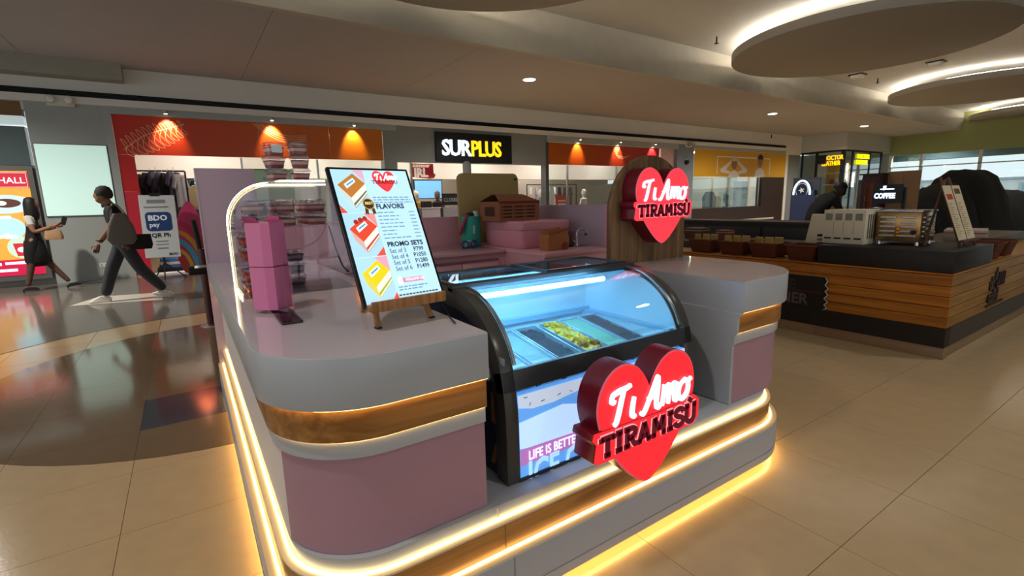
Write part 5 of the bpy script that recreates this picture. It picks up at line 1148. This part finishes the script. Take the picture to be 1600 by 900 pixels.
for k in range(9): MB().box(.06, -.003, 1.12 + .06 * k, .36 + .2 * ((k * 5) % 3) / 3, 0, 1.135 + .06 * k).build('print_line', mat('notice_ink', '4c4a4e', .6), t)
t = thing('dark_bin', 'dark bin and stand beneath the grey paper notice', 'bin', (3.3, 11.6, 0)); MB().lathe([(.2, 0), (.24, .02), (.26, .8), (.24, .82)], 20).build('bin_body', mat('bin_dark', '2a2226', .4), t, smooth=40); MB().lathe([(.27, .82), (.27, .86), (.12, .9)], 20).build('bin_lid', mat('bin_lid', '3a3236', .4), t, smooth=40)
# BDO standee
t = thing('standee', 'white upright payment sign with blue badge on a black stand', 'sign stand', (-.42, 12.0, 0))
MB().prism([(-.29, .44), (.29, .43), (.32, 1.65), (-.26, 1.66)], -.02, 0, 'y').build('white_board', mat('board_white', 'c9cdcf', .5), t)
bd = [(p[0], p[1]) for c_ in ((.15, 1.2, 270, 360), (.15, 1.26, 0, 90), (-.13, 1.26, 90, 180), (-.13, 1.2, 180, 270)) for p in arc(c_[0], c_[1] if c_[1] > 1.21 else 1.03, .07, c_[2], c_[3], 5)]
MB().prism(bd, -.026, -.02, 'y').build('blue_badge', mat('badge_blue', '1c3c74', .4), t)
WT = mat('badge_text', 'e8eef4', .5); text('BDO', .14, (-.16, -.027, 1.17), WT, t, bold=.006, sx=1.05); text('pay', .12, (-.15, -.027, 1.045), WT, t, bold=.003)
IK = mat('standee_ink', '23262c', .5); text('QR Ph', .11, (-.14, -.0215, .84), IK, t, bold=.004, sx=1.05); text('BDO', .065, (.10, -.0215, .47), IK, t, bold=.003, sx=1.1)
for (x0, x1, z, h) in ((-.14, .16, 1.50, .07), (-.2, .2, 1.41, .03), (-.08, .12, .74, .025), (-.09, .12, .68, .02), (-.07, .11, .60, .03)): MB().box(x0, -.0215, z, x1, -.02, z + h).build('print_line', mat('standee_grey', '80868c', .5), t)
MB().tube([(0, .03, .25), (0, .03, 1.5)], .018, 8).build('pole', M_BLACK, t)
for a in (-.25, .9, 2.1): MB().tube([(0, .03, .32), (.34 * math.cos(a * PI * .66 + .3), .03 + .34 * math.sin(a * PI * .66 + .3), .012)], .012, 6).build('leg', M_BLACK, t)
MB().box(-.08, -.03, 1.64, .08, .01, 1.70).build('clip', M_BLACK, t)
# rainbow board
t = thing('rainbow_board', 'pink petal-shaped floor board with a painted rainbow', 'display board', (.06, 12.38, .03))
pet = [(v.x, v.y) for v in catmull([(-.12, .0, 0), (.20, .02, 0), (.33, .45, 0), (.29, .95, 0), (.08, 1.5, 0), (-.15, 1.2, 0), (-.26, .7, 0), (-.23, .25, 0)], 6, True)]
MB().prism(pet, 0, .04, 'y').build('petal', mat('petal_pink', 'c83a72', .5), t)
for k, (c, w) in enumerate((('c22a50', .11), ('e0a038', .09), ('58b0d8', .10), ('e6b444', .07), ('c8402c', .10))):
    g = MB(); r_ = .56 - .10 * k; q = [(-.27 + r_ * math.cos(a), .02 + 1.9 * r_ * math.sin(a)) for a in [PI * .5 * j / 12 for j in range(13)]]; q = [p for p in q if p[0] > -.25]
    ribbon(g, q, w, -.004 - .001 * k, 0); g.build('rainbow_stripe', mat('stripe_' + c, c, .5), t)
MB().box(-.1, .04, 0, .15, .3, .02).build('foot', M_WHITE, t)
# clothing
def garment_mesh(kind, w, h):
    if kind == 'top': o = [(-w * .5, h), (-w * .14, h * 1.0), (-w * .1, h * .95), (w * .1, h * .95), (w * .14, h), (w * .5, h), (w * .78, h * .62), (w * .60, h * .54), (w * .45, h * .74), (w * .47, 0), (-w * .47, 0), (-w * .45, h * .74), (-w * .60, h * .54), (-w * .78, h * .62)]
    elif kind == 'bag': o = [(-w * .4, h * .9), (-w * .2, h), (w * .2, h), (w * .4, h * .9), (w * .5, h * .3), (w * .42, 0), (-w * .42, 0), (-w * .5, h * .3)]
    else: o = [(-w * .4, h), (w * .4, h), (w * .5, 0), (w * .08, 0), (0, h * .7), (-w * .08, 0), (-w * .5, 0)]
    return o
def garment(nm, lab, cat, loc, w, h, c, kind='top', rz=0, th=.06, grp=None):
    t = thing(nm, lab, cat, loc, rz, grp)
    MB().prism(garment_mesh(kind, w, h), -th / 2, th / 2, 'y').build('cloth', mat('cloth_' + c, c, .85, noise=.12, nscale=12), t, bevel=.012, bseg=1)
    MB().tube(catmull([(0, 0, h * .97), (0, 0, h + .05), (.03, 0, h + .08), (.0, 0, h + .1)], 3), .006, 5).build('hanger_hook', M_STEEL, t)
    return t
def rack(x, y, L, z, lab):
    t = thing('clothes_rack', lab, 'clothes rack', (x, y, 0))
    MB().tube([(0, 0, z), (L, 0, z)], .018, 8).build('rail', M_BLACK, t)
    for a in (0, L):
        MB().tube([(a, 0, .02), (a, 0, z)], .018, 8).build('post', M_BLACK, t); MB().tube([(a, -.25, .02), (a, .25, .02)], .018, 8).build('foot', M_BLACK, t)
rack(-.75, 13.6, .9, 2.22, 'black clothes rack of dark coats at the left of the left shop')
for k in range(7): garment('coat', ('dark coat in the left shop, %s on the rack nearest the red frame' % ['first', 'second', 'third', 'fourth', 'fifth', 'sixth', 'last'][k]), 'coat', (-.62 + .11 * k, 13.58 - .03 * (k % 2), 1.42 + .03 * (k % 3)), .42, .72, ['2c2e38', '1a1a1e', '3a3e50', '33364a', '141417', '404458', '8d9096'][k], rz=rad(62), grp='coats at the left of the left shop')
garment('shirt', 'khaki shirt hanging behind the dark coats in the left shop', 'shirt', (.22, 14.6, 1.35), .38, .60, '857658'); garment('shirt', 'coral pink shirt hanging behind the dark coats in the left shop', 'shirt', (.58, 14.7, 1.40), .24, .62, 'e08078')
garment('jacket', 'pale yellow jacket hanging by the lavender panel in the left shop', 'jacket', (.92, 14.2, .95), .42, .80, 'd8bc78')
rack(-.1, 14.65, 1.3, 2.06, 'black clothes rack with khaki and coral shirts in the left shop'); rack(.6, 14.2, .9, 1.86, 'black clothes rack with the pale yellow jacket in the left shop')
t = thing('shelf_bay', 'dark shelf bay with blue lettered header at the back of the left shop', 'shelf', (-.2, 15.9, 0))
MB().box(0, 0, 0, 2.6, .4, 2.15).build('carcass', mat('bay_dark', '232022', .6), t); MB().box(.3, -.03, 2.0, 1.9, 0, 2.25).build('header', mat('header_dark', '2a2c30', .5), t); text('mini', .30, (.55, -.04, 2.03), emis('mini_blue', '9fdcf0', 1.3), t, bold=.006, ext=.01, sx=1.1)
for z in (.5, 1.0, 1.5): MB().box(.05, -.02, z, 2.55, .0, z + .03).build('shelf_edge', M_STEEL, t)
for k, (x, y, c, lb) in enumerate(((.1, 13.4, '8a3a28', 'folded rust clothing stack on a low table in the left shop'), (-.35, 13.3, '3a6ab0', 'blue clothing pile at the foot of the standee in the left shop'), (.45, 13.9, 'b07a4c', 'folded tan clothing stack in the left shop'))):
    t = thing('clothing_stack', lb, 'clothing', (x, y, 0)); MB().box(-.25, -.2, 0, .25, .2, (.05, .1, 1.0)[k % 3]).build('plinth', M_BLACK, t)
    for q in range(3): MB().rrprof([(.2 - .01 * q, .15, (.05, .1, 1.0)[k % 3] + q * .07), (.21 - .01 * q, .16, (.05, .1, 1.0)[k % 3] + .06 + q * .07)], r=.04).build('folded_item', mat('fold_%d_%d' % (k, q), c if q % 2 == 0 else 'c8c0b8', .85), t)
# middle shop
def mann(x, y, lab, c, rz=0, z0=0, tone='d8cfc6'):
    t = thing('mannequin', lab, 'mannequin', (x, y, z0), rz)
    sk = mat('mann_' + tone, tone, .4)
    MB().lathe([(.03, 1.45), (.075, 1.50), (.09, 1.60), (.08, 1.69), (.03, 1.74)], 12).build('head', sk, t, smooth=60)
    MB().lathe([(.15, .80), (.17, .92), (.13, 1.10), (.17, 1.30), (.19, 1.38), (.06, 1.44), (.045, 1.50)], 14, sy=.62).build('torso', mat('cloth_' + c, c, .8), t, smooth=60)
    for s in (-1, 1): MB().tube(catmull([(s * .18, 0, 1.38), (s * .25, .02, 1.12), (s * .22, -.10, .90)], 4), .042, 8).build('arm', sk, t, smooth=60); MB().tube(catmull([(s * .08, 0, .85), (s * .09, -.01, .45), (s * .09, 0, .08)], 4), [.08] * 4 + [.065] * 2 + [.05] * 3, 8).build('leg', mat('cloth_2c2c34', '2c2c34', .8), t, smooth=60)
    MB().lathe([(.2, 0), (.2, .02), (.03, .03)], 18).build('stand', M_STEEL, t)
rack(7.9, 14.2, 1.6, 1.75, 'black clothes rack with tan and white tops in the middle shop')
for k in range(7): garment('top', 'hanging %s top, %s on the rack behind the beige board' % (['tan', 'ochre', 'cream', 'grey', 'white', 'charcoal', 'ivory'][k], ['first', 'second', 'third', 'fourth', 'fifth', 'sixth', 'last'][k]), 'top', (8.05 + .21 * k, 14.2, 1.0), .36, .66, ['a8794a', 'c09238', 'd8ccb4', '8c8a84', 'dcd8d0', '33343a', 'd6ceb8'][k], rz=rad(70), grp='tops on the middle shop rack')
mann(5.85, 13.9, 'mannequin in an ochre top behind the slogan sign', 'b8923a'); mann(6.45, 13.7, 'black clad mannequin behind the closed sign', '1d1d22', tone='6a5a50')
t = thing('wall_screen', 'blue wall screen at the back of the middle shop', 'screen', (6.3, 15.1, 1.5)); MB().box(0, 0, 0, 1.0, .05, .62).build('bezel', M_BLACK, t); MB().box(.03, -.005, .03, .97, 0, .59).build('display', emis('blue_display', '6aa8dc', .7), t)
t = thing('shoe_shelf', 'white wall shelf with goods behind the slogan sign', 'shelf', (5.2, 15.0, 0))
for z in (.6, 1.2, 1.75): MB().box(0, 0, z, 1.1, .2, z + .03).build('board', M_SHOPW, t)
for k, z in enumerate((.63, 1.23, 1.78)):
    for q in range(3): MB().rrprof([(.1, .07, z), (.11, .08, z + .16)], r=.02, c=(.2 + .34 * q, .1)).build('goods', mat('goods_%d' % ((k + q) % 3), ('8a6a5a', '5a4a44', 'b09a80')[(k + q) % 3], .7), t)
for s in (0, 1.08): MB().box(s, 0, 0, s + .02, .2, 1.8).build('upright', M_SHOPW, t)
# right shop
mann(12.6, 14.0, 'white clad mannequin in the right shop window', 'dcd8d4', .4); mann(10.35, 13.7, 'denim clad mannequin by the pier of the right shop', '6a7c90', -.3)
t = thing('sale_stand', 'red sale poster on a stand in the right shop window', 'sign', (11.3, 14.05, 0)); MB().box(0, 0, .85, .55, .02, 1.55).build('poster', mat('sale_red', 'a82c24', .5, emit=.1), t); MB().box(.1, -.004, 1.12, .45, 0, 1.24).build('print_line', mat('sale_print', 'e8c8b8', .5), t); MB().box(.1, -.004, 1.3, .45, 0, 1.36).build('print_line', mat('sale_print', 'e8c8b8', .5), t); MB().tube([(.27, .02, 0), (.27, .02, .9)], .02, 8).build('pole', M_BLACK, t); MB().box(.05, -.1, 0, .5, .2, .02).build('foot', M_BLACK, t)
rack(10.7, 15.0, 2.4, 1.95, 'black clothes rack at the back of the right shop')
for k in range(8): garment('shirt', 'hanging %s shirt, %s on the right shop rack' % (['white', 'pale grey', 'sea green', 'teal', 'white', 'black', 'dark grey', 'brown'][k], ['first', 'second', 'third', 'fourth', 'fifth', 'sixth', 'seventh', 'last'][k]), 'shirt', (10.85 + .28 * k, 15.0, 1.15), .40, .70, ['d8dcd8', 'a8b0b4', '8aa89a', '5aa0a4', 'dcdcdc', '1c1c20', '33343a', '5a4030'][k], rz=rad(60), grp='shirts on the right shop rack')
t = thing('display_table', 'dark shop table with folded clothes behind the right shop glass', 'table', (10.4, 13.3, 0)); MB().box(0, 0, .68, 3.0, .5, .74).build('table_top', mat('table_dark', '2a2426', .5), t)
for a in (.05, 2.9):
    for b in (.03, .43): MB().box(a, b, 0, a + .05, b + .05, .68).build('leg', M_BLACK, t)
for k, c in enumerate(('9a2c38', '2c6a54', '8a8088', 'c8b8c4', 'a04868')): MB().rrprof([(.2, .15, .741), (.21, .16, .86)], r=.04, c=(.3 + .55 * k, .25)).build('folded_item', mat('fold_' + c, c, .85), t)
t = thing('tablet', 'lit tablet standing on the dark shop table', 'tablet', (12.1, 13.25, .861)); MB().box(0, 0, 0, .5, .015, .3).build('case', M_BLACK, t); MB().box(.015, -.004, .015, .485, 0, .285).build('display', emis('tablet_white', 'dce8f0', 1.2), t)
single('pink_hat', MB().lathe([(.22, 0), (.2, .02), (.12, .04), (.11, .16), (.03, .2)], 18), mat('hat_pink', 'd89ab0', .8), 'pink hat on top of the brown partition in the right shop', 'hat', (14.2, 13.9, 1.92), smooth=50)
t = thing('brown_partition', 'grey-brown display partition beside the arched wood panel in the right shop', 'partition', (13.7, 13.5, 0)); MB().box(0, 0, 0, 1.6, .6, 1.88).build('body', mat('partition_brown', '6a5f58', .6), t); MB().box(-.02, -.02, 1.88, 1.62, .62, 1.92).build('cap', mat('partition_cap', '7a6f68', .6), t)
# goods behind the far glass under the yellow poster
mann(18.6, 14.0, 'grey clad mannequin behind the far glass, left', '5c6460', tone='b8bcb8'); mann(20.4, 14.0, 'pale clad mannequin behind the far glass, centre', '9aa49c', tone='b8bcb8'); mann(21.3, 13.8, 'green clad mannequin behind the far glass, right', '4c6454', tone='b8bcb8')
t = thing('yellow_backpack', 'dark chair with yellow bag behind the far glass', 'bag', (19.6, 13.5, .4)); MB().rrprof([(.3, .15, .3), (.32, .16, .9), (.2, .1, 1.15)], r=.06).build('dark_chair', mat('chair_dark', '1c1a1a', .6), t, smooth=40); MB().rrprof([(.14, .1, .4), (.16, .12, .8), (.1, .06, .95)], r=.04, c=(.45, -.1)).build('yellow_bag', mat('bag_yellow', 'b8962a', .6), t, smooth=40); MB().box(-.25, -.1, -.4, .25, .1, .3).build('base', M_BLACK, t)
t = thing('shop_kiosk', 'pale blue-grey shop stand with a small screen behind the far glass', 'stand', (21.9, 13.4, 0)); MB().box(0, 0, 0, .5, .4, 2.0).build('body', mat('stand_blue_grey', '8fa0a4', .5), t); MB().box(.1, -.02, 1.2, .4, 0, 1.45).build('screen', M_BLACK, t); MB().box(.1, -.02, 1.6, .3, 0, 1.75).build('green_mark', mat('mark_green', '3c8a5c', .5), t)

# ================================================================== PEOPLE
def body_from_skin(nodes, edges, root):
    me = bpy.data.meshes.new('skel'); names = list(nodes); idx = {n: i for i, n in enumerate(names)}
    me.from_pydata([nodes[n][0] for n in names], [(idx[a], idx[b]) for a, b in edges], [])
    o = bpy.data.objects.new('skel', me); COL.objects.link(o)
    o.modifiers.new('skin', 'SKIN'); sd = o.modifiers.new('sub', 'SUBSURF'); sd.levels = 2; sd.render_levels = 2
    if not me.skin_vertices: 
        bpy.context.view_layer.objects.active = o
    for n in names:
        r = nodes[n][1]; sv = me.skin_vertices[0].data[idx[n]]; sv.radius = r if isinstance(r, tuple) else (r, r); sv.use_root = (n == root)
    bpy.context.view_layer.update()
    ev = bpy.data.meshes.new_from_object(o.evaluated_get(bpy.context.evaluated_depsgraph_get()))
    mb = MB(); mb.add([v.co[:] for v in ev.vertices], [tuple(p.vertices) for p in ev.polygons])
    bpy.data.objects.remove(o); bpy.data.meshes.remove(me)
    return mb
def head(mb, c, r, fx):
    """head with brow, nose, chin and ears; fx = facing direction along x"""
    c = Vector(c); n, k = 14, 18; vs = []
    for i in range(n + 1):
        th = PI * i / n
        for j in range(k):
            ph = 2 * PI * j / k; x, y, z = math.sin(th) * math.cos(ph), math.sin(th) * math.sin(ph), math.cos(th)
            X = x * r * .92; Y_ = y * r * .76; Z = z * r * 1.18
            if x > .5 and abs(y) < .3: X += r * .20 * max(0, 1 - abs(z + .12) / .22)          # nose
            if x > .2 and z < -.55: X += r * .14                                              # chin
            if x > .6 and abs(z - .12) < .12 and .15 < abs(y) < .5: X -= r * .06                 # eye sockets
            if abs(y) > .9 and abs(z) < .25 and abs(x) < .3: Y_ *= 1.14                        # ears
            vs.append((c.x + fx * X, c.y + Y_, c.z + Z))
    fs = [(i * k + j, i * k + (j + 1) % k, (i + 1) * k + (j + 1) % k, (i + 1) * k + j) for i in range(n) for j in range(k)]
    mb.add(vs, fs)
def hand(mb, w, d, up, s=1.0):
    """palm and five curled fingers: wrist w, pointing direction d, up = back of hand"""
    w, d, up = Vector(w), Vector(d).normalized(), Vector(up).normalized(); sd = d.cross(up).normalized()
    mb.tube([w, w + d * .045 * s, w + d * .085 * s], [.022 * s, .034 * s, .032 * s], 8)
    for q, L in enumerate((.062, .072, .068, .052)):
        b = w + d * .08 * s + sd * (.027 - .018 * q) * s
        mb.tube([b, b + d * L * .55 * s, b + d * L * .85 * s - up * L * .35 * s], [.0095 * s, .009 * s, .007 * s], 6)
    b = w + d * .03 * s + sd * .03 * s
    mb.tube([b, b + (d * .6 + sd) * .03 * s, b + (d + sd * .6) * .055 * s], [.012 * s, .010 * s, .008 * s], 6)
def person(lab, loc, nodes, edges, rule, mats, head_c, head_r, fx, hands):
    t = thing('person', lab, 'person', loc)
    mb = body_from_skin(nodes, edges, 'pelvis'); head(mb, head_c, head_r, fx)
    for h in hands: hand(mb, *h)
    mb.mi = [rule(sum((Vector(mb.v[i]) for i in f), Vector()) / len(f)) for f in mb.f]
    mb.build('body', mats, t, smooth=60)
    return t
SK = mat('skin_tone', '8a6048', .55)
# man walking to the left
N = {'pelvis': ((0, 0, .93), (.14, .11)), 'waist': ((-.02, 0, 1.08), (.155, .115)), 'chest': ((-.06, 0, 1.29), (.18, .135)), 'neck0': ((-.10, 0, 1.43), (.085, .11)), 'neck': ((-.125, 0, 1.50), .066), 'skull': ((-.15, 0, 1.58), .066),
     'shL': ((-.06, -.17, 1.40), .068), 'elL': ((-.10, -.23, 1.13), .048), 'wrL': ((-.26, -.23, .92), .034), 'shR': ((-.06, .17, 1.40), .068), 'elR': ((.06, .22, 1.14), .048), 'wrR': ((-.02, .22, .92), .034),
     'hipL': ((.01, -.09, .88), .105), 'knL': ((.16, -.10, .50), .092), 'anL': ((.43, -.10, .13), .07), 'hipR': ((-.03, .09, .88), .105), 'knR': ((-.20, .10, .50), .092), 'anR': ((-.33, .10, .09), .07)}
E_ = [('pelvis', 'waist'), ('waist', 'chest'), ('chest', 'neck0'), ('neck0', 'neck'), ('neck', 'skull'), ('chest', 'shL'), ('shL', 'elL'), ('elL', 'wrL'), ('chest', 'shR'), ('shR', 'elR'), ('elR', 'wrR'), ('pelvis', 'hipL'), ('hipL', 'knL'), ('knL', 'anL'), ('pelvis', 'hipR'), ('hipR', 'knR'), ('knR', 'anR')]
def rule_m(c):
    if c.z > 1.47: return 0
    if abs(c.y) > .165 and .82 < c.z < 1.20: return 0
    if c.z > .95: return 1
    return 2
MAN = (-.80, 9.45, 0)
t = person('man walking left in a black T-shirt, grey trousers and white shoes', MAN, N, E_, rule_m, [SK, mat('tshirt_black', '121212', .8), mat('trousers_grey', '35363a', .8)], (-.155, 0, 1.605), .106, -1,
           [((-.27, -.23, .905), (-.35, 0, -1), (0, -1, 0)), ((-.02, .22, .905), (-.2, 0, -1), (0, 1, 0))])
MB().lathe([(.03, .125), (.075, .10), (.103, .04), (.105, -.02), (.085, -.06)], 16, (-.135, 0, 1.62), 1.05, .92).build('hair', mat('hair_grey_black', '2a2825', .8), t, smooth=60)
def shoe(x, y, z, fx, tilt, c, t, L=.28):
    s = MB(); s.rrprof([(L * .5, .045, 0), (L * .5, .05, .03)], r=.04); u = MB().rrprof([(L * .47, .045, .03), (L * .42, .043, .06), (L * .2, .038, .10)], r=.035)
    u.v = [(vx + fx * (-.05 if vz > .05 else 0) * (vz / .1), vy, vz) for vx, vy, vz in u.v]
    Mx = Matrix.Translation((x, y, z)) @ Matrix.Rotation(tilt, 4, 'Y')
    o = u.xf(Mx).build('shoe', mat('shoe_' + c, c, .5), t, smooth=50); s.xf(Mx).build('sole', mat('sole_' + c, 'cfcbc2' if c != '171314' else '100d0d', .6), o, smooth=50)
shoe(-.40, .10, .0, -1, 0, 'd8d4cc', t); shoe(.38, -.10, .03, -1, rad(22), 'd8d4cc', t)
MB().tube([(-.245 + .040 * math.cos(a), -.23 + .040 * math.sin(a), .955) for a in [2 * PI * k / 12 for k in range(12)]], .009, 6, True).build('wristwatch', M_BLACK, t)
b = thing('tote_bag', 'grey-brown tote bag hanging at the back of the walking man', 'bag', (MAN[0] + .02, MAN[1] - .25, .86))
MB().rrprof([(.13, .05, .02), (.18, .07, .10), (.15, .06, .30), (.07, .035, .48)], r=.04).build('bag_body', mat('tote_grey', '6a625c', .8, bump=.2), b, smooth=40); MB().tube(catmull([(-.1, 0, .40), (-.08, .04, .52), (-.06, .10, .615), (.02, .08, .55), (.1, 0, .40)], 4), .014, 6).build('strap', mat('tote_grey', '6a625c', .8), b, smooth=60)
MB().rrprof([(.13, .05, -.06), (.15, .06, .0), (.14, .05, .16)], r=.04, c=(.2, .03)).build('dark_pouch', mat('tote_black', '101011', .8), b, smooth=40)
# woman walking to the right, phone in hand
N = {'pelvis': ((0, 0, .86), (.125, .12)), 'waist': ((.01, 0, 1.02), (.10, .09)), 'chest': ((.02, 0, 1.20), (.125, .105)), 'neck0': ((.03, 0, 1.33), (.06, .07)), 'neck': ((.05, 0, 1.40), .045), 'skull': ((.06, 0, 1.46), .05),
     'shL': ((.02, .14, 1.28), .055), 'elL': ((.10, .17, 1.06), .042), 'wrL': ((.32, .10, 1.12), .03), 'shR': ((.01, -.14, 1.28), .055), 'elR': ((.06, -.18, 1.04), .042), 'wrR': ((.30, -.12, 1.13), .03),
     'hipL': ((.02, .075, .80), .10), 'knL': ((.14, .08, .46), .06), 'anL': ((.36, .08, .11), .038), 'hipR': ((-.02, -.075, .80), .10), 'knR': ((-.08, -.08, .46), .06), 'anR': ((-.17, -.08, .10), .038)}
def rule_w(c):
    if c.z > 1.33 or (abs(c.y) > .13 and c.z < 1.18 and c.z > .9) or (c.x > .17 and c.z > .9): return 0
    if abs(c.y) > .10 and c.z > 1.16: return 3
    if c.z > .50: return 1
    return 2
WOM = (-2.24, 11.85, 0)
t = person('long-haired woman walking right in a black dress, looking at a phone', WOM, N, E_, rule_w, [SK, mat('dress_black', '0f0e10', .85), mat('leg_tone', '5a3c30', .6), mat('sleeve_white', 'c4c4bc', .8)], (.075, 0, 1.515), .088, 1,
           [((.32, .10, 1.12), (1, -.2, .35), (0, .4, -1)), ((.30, -.12, 1.13), (1, .2, .45), (0, -.4, -1))])
MB().lathe([(.10, .44), (.165, .52), (.16, .72), (.13, .90)], 18, (0, 0, 0), 1, .85).build('skirt', mat('dress_black', '0f0e10', .85), t, smooth=60)
MB().lathe([(.03, .115), (.075, .09), (.098, .02), (.105, -.08), (.11, -.20), (.08, -.28)], 16, (.045, 0, 1.53), .95, .95).build('hair', mat('hair_dark', '0d0a09', .6), t, smooth=60)
for nm, (x, y, tl) in {'a': (.42, .08, -.12), 'b': (-.14, -.08, 0)}.items():
    u = MB().rrprof([(.11, .036, 0), (.115, .038, .02), (.06, .03, .06)], r=.03); o = u.xf(Matrix.Translation((x, y, .03)) @ Matrix.Rotation(tl, 4, 'Y')).build('shoe', mat('shoe_171314', '171314', .4), t, smooth=50); MB().tube([(x - .09, y, .04), (x - .10, y, .0)], .012, 6).build('heel', mat('shoe_171314', '171314', .4), o)
ph = single('mobile_phone', MB().rrprof([(.036, .004, 0), (.036, .004, .15)], r=.004).xf(Matrix.Rotation(rad(20), 4, 'Y')), M_BLACK, 'dark phone held by the long-haired woman', 'phone', (WOM[0] + .42, WOM[1], 1.15))
b = thing('handbag', 'beige handbag hanging from the arm of the woman with the phone', 'bag', (WOM[0] + .30, WOM[1] - .14, .90))
MB().rrprof([(.12, .04, 0), (.13, .05, .04), (.11, .045, .16)], r=.04).build('bag_body', mat('beige_leather', 'b08a64', .5), b, smooth=40); MB().tube(catmull([(-.08, 0, .15), (-.05, .02, .22), (0, .03, .245), (.05, .02, .22), (.08, 0, .15)], 4), .008, 6).build('handle', mat('beige_leather', 'b08a64', .5), b, smooth=60)
# barista bending over at the plank kiosk
N = {'pelvis': ((-.16, 0, .92), (.14, .12)), 'waist': ((-.12, 0, 1.06), (.14, .11)), 'chest': ((.06, 0, 1.24), (.16, .125)), 'neck0': ((.17, 0, 1.33), (.07, .08)), 'neck': ((.23, 0, 1.37), .055), 'skull': ((.28, 0, 1.40), .06),
     'shL': ((.10, .17, 1.29), .065), 'elL': ((.20, .22, 1.04), .048), 'wrL': ((.40, .16, .93), .034), 'shR': ((.10, -.17, 1.29), .065), 'elR': ((.22, -.22, 1.03), .048), 'wrR': ((.42, -.16, .93), .034),
     'hipL': ((-.15, .09, .86), .105), 'knL': ((-.12, .10, .48), .078), 'anL': ((-.16, .10, .09), .055), 'hipR': ((-.15, -.09, .86), .105), 'knR': ((-.10, -.10, .48), .078), 'anR': ((-.14, -.10, .09), .055)}
def rule_b(c):
    if c.x > .21 and c.z > 1.30: return 0
    if c.x > .24 and c.z < 1.1: return 0
    if c.z > .90: return 1
    return 2
BAR = (8.9, 4.02, 0)
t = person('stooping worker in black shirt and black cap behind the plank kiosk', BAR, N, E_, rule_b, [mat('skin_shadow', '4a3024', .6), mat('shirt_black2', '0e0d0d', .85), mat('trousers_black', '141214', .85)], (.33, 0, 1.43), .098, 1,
           [((.40, .16, .93), (1, 0, -.2), (0, 0, 1)), ((.42, -.16, .93), (1, 0, -.2), (0, 0, 1))])
MB().lathe([(.03, .13), (.08, .11), (.108, .05), (.11, .02)], 16, (.32, 0, 1.43), 1, .85).build('cap_crown', M_BLACK, t, smooth=60); MB().rrprof([(.08, .07, 1.455), (.08, .07, 1.465)], r=.06, c=(.46, 0)).build('cap_peak', M_BLACK, t)
shoe(-.08, .10, 0, 1, 0, '171314', t); shoe(-.06, -.10, 0, 1, 0, '171314', t); t.rotation_euler = (0, 0, rad(-30))
